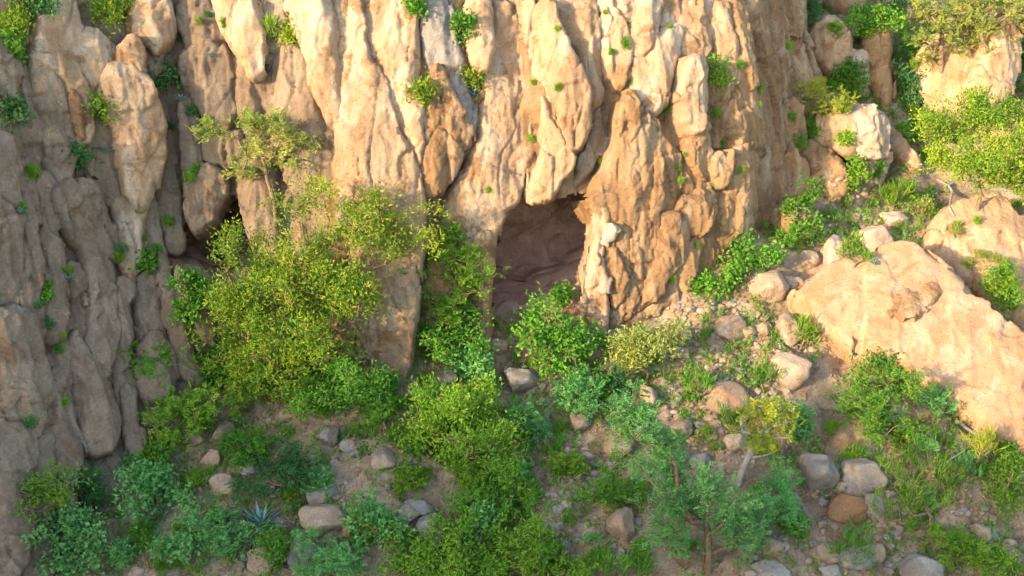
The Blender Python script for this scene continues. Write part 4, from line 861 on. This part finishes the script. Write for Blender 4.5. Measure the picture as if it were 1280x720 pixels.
# cliff plants large enough to tell apart
plant(22,42,60,50,'l_yellow','star','yellow-green bush at the top of the left cliff')
plant(50,20,40,36,'l_dark','broad','dark green bush next to the yellow-green one on the left cliff top')
plant(140,32,66,44,'l_yellow','star','yellow-green bush in the notch left of the round boulder')
plant(126,155,42,46,'l_mid','broad','bright green bush in the crack beside the rounded slab')
plant(96,220,50,46,'l_dark','broad','dark round bush below the bright crack bush')
plant(216,112,66,48,'l_dark','broad','dark green bush in the hollow behind the rounded slab')
plant(14,162,44,48,'l_dark','broad','dark bush on the left cliff beside an agave')
plant(20,70,24,26,'l_green','broad','small green bush under the yellow-green left cliff bush')
plant(588,112,42,36,'l_yellow','star','sunlit yellow-green bush in the central crack above an agave')
plant(582,75,30,60,'l_green','broad','green growth filling the upper central crack', dens=.8)
plant(528,132,44,34,'l_yellow','star','sunlit airy bush clinging to the crack by the ochre block', dens=.6)
plant(520,25,22,40,'l_green','broad','green bush at the top of the crack by the bright slab')
plant(344,55,36,30,'l_mid','grass','grassy tuft at the top of the slender tree crack')
plant(364,50,24,20,'l_yellow','star','small sunlit tuft beside the grassy one')
plant(898,110,32,38,'l_mid','star','airy green bush behind the sunlit rock pillar', dens=.7)
plant(960,482,60,34,'l_green','grass','grass clump between the tan boulder and rubble', dens=.9)
plant(915,535,50,30,'l_green','grass','grass clump below the dark agave', dens=.9)
plant(1000,440,50,60,'l_mid','grass','grass growing along the lower rim of the dome', dens=.8)
plant(870,500,60,36,'l_green','grass','thin grass beside the brownish upright stone', dens=.7)
# small tufts
CT = [(948,115),(949,133),(835,140),(858,195),(846,212),(851,228),(891,235),(785,105),(764,68),(695,38),(697,112),(664,175),(611,240),(667,105),(838,35),(893,145),(903,182),(925,215),(870,310),(840,352),(870,365),(751,205),(782,60),(986,60),(990,150),(758,18),(925,85)]
for i, q in enumerate(CT): tuft(q[0], q[1], random.Random(i).uniform(7, 13), ['l_green', 'l_mid'][i % 2], 'broad', ['small green', 'small yellow-green'][i % 2] + ' tuft rooted in the sunlit rib face', 'tufts on the sunlit cliff')
CL = [(58,375),(50,385),(80,420),(75,440),(60,410),(85,340),(28,265),(240,142),(258,155),(245,215),(212,160),(235,225),(178,300),(150,315),(148,325),(198,315),(40,535),(80,505),(60,360),(260,20),(247,28),(280,33),(224,50),(38,220),(212,280)]
for i, q in enumerate(CL): tuft(q[0], q[1], random.Random(i + 70).uniform(9, 20), ['l_green', 'l_dark', 'l_mid'][i % 3], 'broad', ['small green', 'small dark', 'small yellow-green'][i % 3] + ' tuft in a crack of the shaded columns', 'tufts on the shaded cliff')
rt = random.Random(77)
ZT = [([(260,500),(620,470),(640,720),(140,720),(160,560)], 95, 'weed tuft on the shaded slope left of the egg-shaped boulder', ('l_green', 'l_mid', 'l_teal'), (14, 42)),
      ([(640,430),(840,450),(1000,520),(1280,560),(1280,720),(640,720)], 95, 'weed tuft on the stony slope below the rock dome', ('l_green', 'l_mid', 'l_teal'), (12, 36)),
      ([(980,20),(1140,20),(1170,250),(1100,300),(990,300)], 22, 'weed tuft on the gully slope', ('l_green', 'l_mid'), (12, 26)),
      ([(1140,240),(1280,250),(1280,420),(1200,340),(1100,300)], 9, 'weed tuft on the sandy rock shoulder', ('l_mid', 'l_pale'), (10, 22))]
KEEP = [(r[0], r[1], r[2], r[3]) for r in BOULDERS if r[2] > 22] + [(328, 645, 60, 50), (906, 480, 36, 30), (290, 500, 34, 30)]
def clear(q, s_): return all(abs(q[0] - x) > w_ * .5 + s_ * .4 or q[1] < y - h_ * .2 or q[1] > y + h_ * .45 + s_ for x, y, w_, h_ in KEEP)
for poly, n, lab, lv, (a0, a1) in ZT:
    for q in in_poly(poly, n, rt):
        lf = rt.choice(lv); sy = rt.choice(['broad', 'feather', 'grass']); sz_ = rt.uniform(a0, a1)
        if not clear(q, sz_): continue
        look = ('big ' if sz_ > (a0 + a1) / 2 else 'little ') + {'l_green': 'green ', 'l_mid': 'yellow-green ', 'l_teal': 'blue-green ', 'l_pale': 'pale '}[lf] + {'broad': 'leafy ', 'feather': 'feathery ', 'grass': 'grassy '}[sy]
        tuft(q[0], q[1], sz_, lf, sy, look + lab, look + lab.replace('tuft', 'tufts'), 'weed_tuft')

# agaves: every leaf a part
def agave_leaf():
    V = []; n = 6; F = []
    for i in range(n + 1):
        t = i / n; wd = .085 * math.sin(math.pi * (.18 + .82 * t) ** .8) * (1 - t ** 4) + .002; z = .10 * t - .16 * t * t * (t > .0); x = t
        V += [(x, -wd, z + wd * .45), (x, 0, z), (x, wd, z + wd * .45), (x, 0, z - .03 * (1 - t))]
    for i in range(n):
        k = 4 * i
        for p in range(4): F.append((k + p, k + (p + 1) % 4, k + 4 + (p + 1) % 4, k + 4 + p))
    return mesh('agave_leaf', V, F, True, np.tile(np.linspace(0, 1, n + 1)[:, None], (1, 4)).ravel())
ALM = agave_leaf(); ALM.materials.append(M['agave'])
def agave(px, py, s, label, n=18):
    P = at(px, py); e = tag(empty('agave', P), label, 'agave'); R_ = s / ppm(P) / 2; rnd = random.Random(int(px * 7 + py))
    for k in range(n):
        o = obj('leaf', ALM, None, e); t = k / n; el = math.radians(8 + 68 * t + rnd.uniform(-8, 8)); L = R_ * (1.12 - .35 * t) * rnd.uniform(.85, 1.15)
        o.rotation_euler = (rnd.uniform(-.15, .15), -el, k * 2.39996 + rnd.uniform(-.2, .2)); o.scale = (L, L * 1.25, L); o.location = (0, 0, .03)
for a in [(326,660,72,'large blue-green agave on the slope in front of dark feathery shrub'),(290,508,34,'shaded grey-green agave on the brown block'),(906,486,38,'dark agave above the big pale tan boulder'),
          (592,122,36,'sunlit agave lodged in the central crack'),(28,160,28,'agave on the left cliff beside a dark bush'),(131,192,34,'agave in the cliff crack beside the dark round bush'),
          (137,42,22,'small agave below the notch bush'),(27,268,24,'small agave clinging to the leftmost column'),(226,128,24,'small agave under the dark hollow bush'),(340,70,20,'small agave beneath the grassy tuft'),
          (85,352,28,'agave in the shaded fissure of the left cliff'),(85,607,44,'dim agave at the foot of the left columns'),(672,545,50,'sparse dark agave beside a burnt shrub'),(34,75,18,'tiny agave under the left cliff bush'),(262,72,16,'tiny agave on the brown slab'),(1093,333,22,'small agave on top of the rock dome')]: agave(*a)

# dead wood
def branch(name, pts, rad, label, fork=(), mat='dead'):
    Ps = [at(x, y) + np.array([0, 0, dz]) for x, y, dz in pts]; O = Ps[0]; A = np.array([p - O for p in Ps]); par = [-1] + list(range(len(Ps) - 1))
    for j, fx, fy, dz in fork: A = np.vstack([A, at(fx, fy) + np.array([0, 0, dz]) - O]); par.append(j)
    r_ = np.linspace(rad, rad * .45, len(Ps)); r_ = np.concatenate([r_, np.full(len(fork), rad * .3)])
    V, F = tubes(A, np.array(par), r_, 6); return tag(obj(name, mesh(name, V, F), M[mat], None, O), label, 'branch')
branch('dead_branch', [(1195,530,.05),(1215,545,.06),(1235,552,.06),(1255,560,.05)], .035, 'fallen grey stick lying under the rock dome', [(1, 1225, 535, .12)])
branch('dead_branch', [(205,458,.02),(225,459,.05),(245,468,.02)], .010, 'bleached forked twig against the shaded bank', [(1, 235, 452, .06), (0, 218, 454, .05)])
branch('dead_branch', [(974,580,.05),(980,565,.2),(992,550,.3)], .035, 'dark dead stub beside the light blue-green sapling', [(1, 972, 560, .3)], 'bark')
branch('dead_branch', [(1165,602,.15),(1182,598,.3),(1200,590,.35)], .012, 'thin pale dead twigs in the twiggy shrub', [(1, 1190, 610, .2), (0, 1170, 590, .3), (1, 1175, 618, .1)])
branch('dead_branch', [(120,700,.1),(112,680,.3),(108,665,.4)], .012, 'white dead twig sticking out of the large leafy shrub', [(1, 118, 672, .45), (0, 126, 690, .25)])
branch('dead_branch', [(1185,235,.05),(1190,245,.08),(1186,262,.04),(1192,272,.03)], .03, 'bare twisted root on the gully soil', [(0, 1200, 228, .1), (0, 1170, 230, .1)])
branch('dead_branch', [(1120,640,.04),(1150,652,.05),(1180,668,.04)], .015, 'thin dark stick across the lower right stones', (), 'bark')

# ground cover nobody could count
rg = np.random.RandomState(31); n0 = 26000; X = rg.uniform(-7.5, 13, n0); Y = rg.uniform(-6.5, 9, n0)
dn = fbm(np.stack([X * .55, Y * .55, X * 0 + 2], 1), 14, 3); keep = dn + rg.uniform(-.5, .5, n0) > -.08; keep &= Y < Fbase(X, ground_z(X, Y) + .2) - .15; X, Y = X[keep], Y[keep]
for i, (leaf, style, fr) in enumerate([('l_mid', 'grass', .36), ('l_green', 'broad', .34), ('l_teal', 'feather', .15), ('dry', 'broad', .15)]):
    u = rg.rand(len(X)); sel = rg.rand(len(X)) < fr; bx, by = X[sel], Y[sel]; T0 = np.stack([bx, by, ground_z(bx, by) + .02], 1)
    if leaf == 'dry':
        T0 = T0.repeat(2, 0) + rg.normal(size=(2 * len(T0), 3)) * np.array([.12, .12, 0]); T0[:, 2] = ground_z(T0[:, 0], T0[:, 1]) - .0
    V, F, T = foliage(T0, np.tile([0, 0, 1.0], (len(T0), 1)), style, rg, .8 if style != 'feather' else .7)
    if leaf == 'dry': V[:, 2] = ground_z(V[:, 0], V[:, 1]) + .012 + .02 * rg.rand(len(V))
    o = obj(['low_grass', 'low_herbs', 'low_ferns', 'leaf_litter'][i], mesh('cover', V, F, False, T), M[leaf]); o['kind'] = 'stuff'
    o['label'] = ['low grass between the stones', 'low green herbs on the slope', 'low feathery ferns on the slope', 'dry leaf litter on the soil'][i]
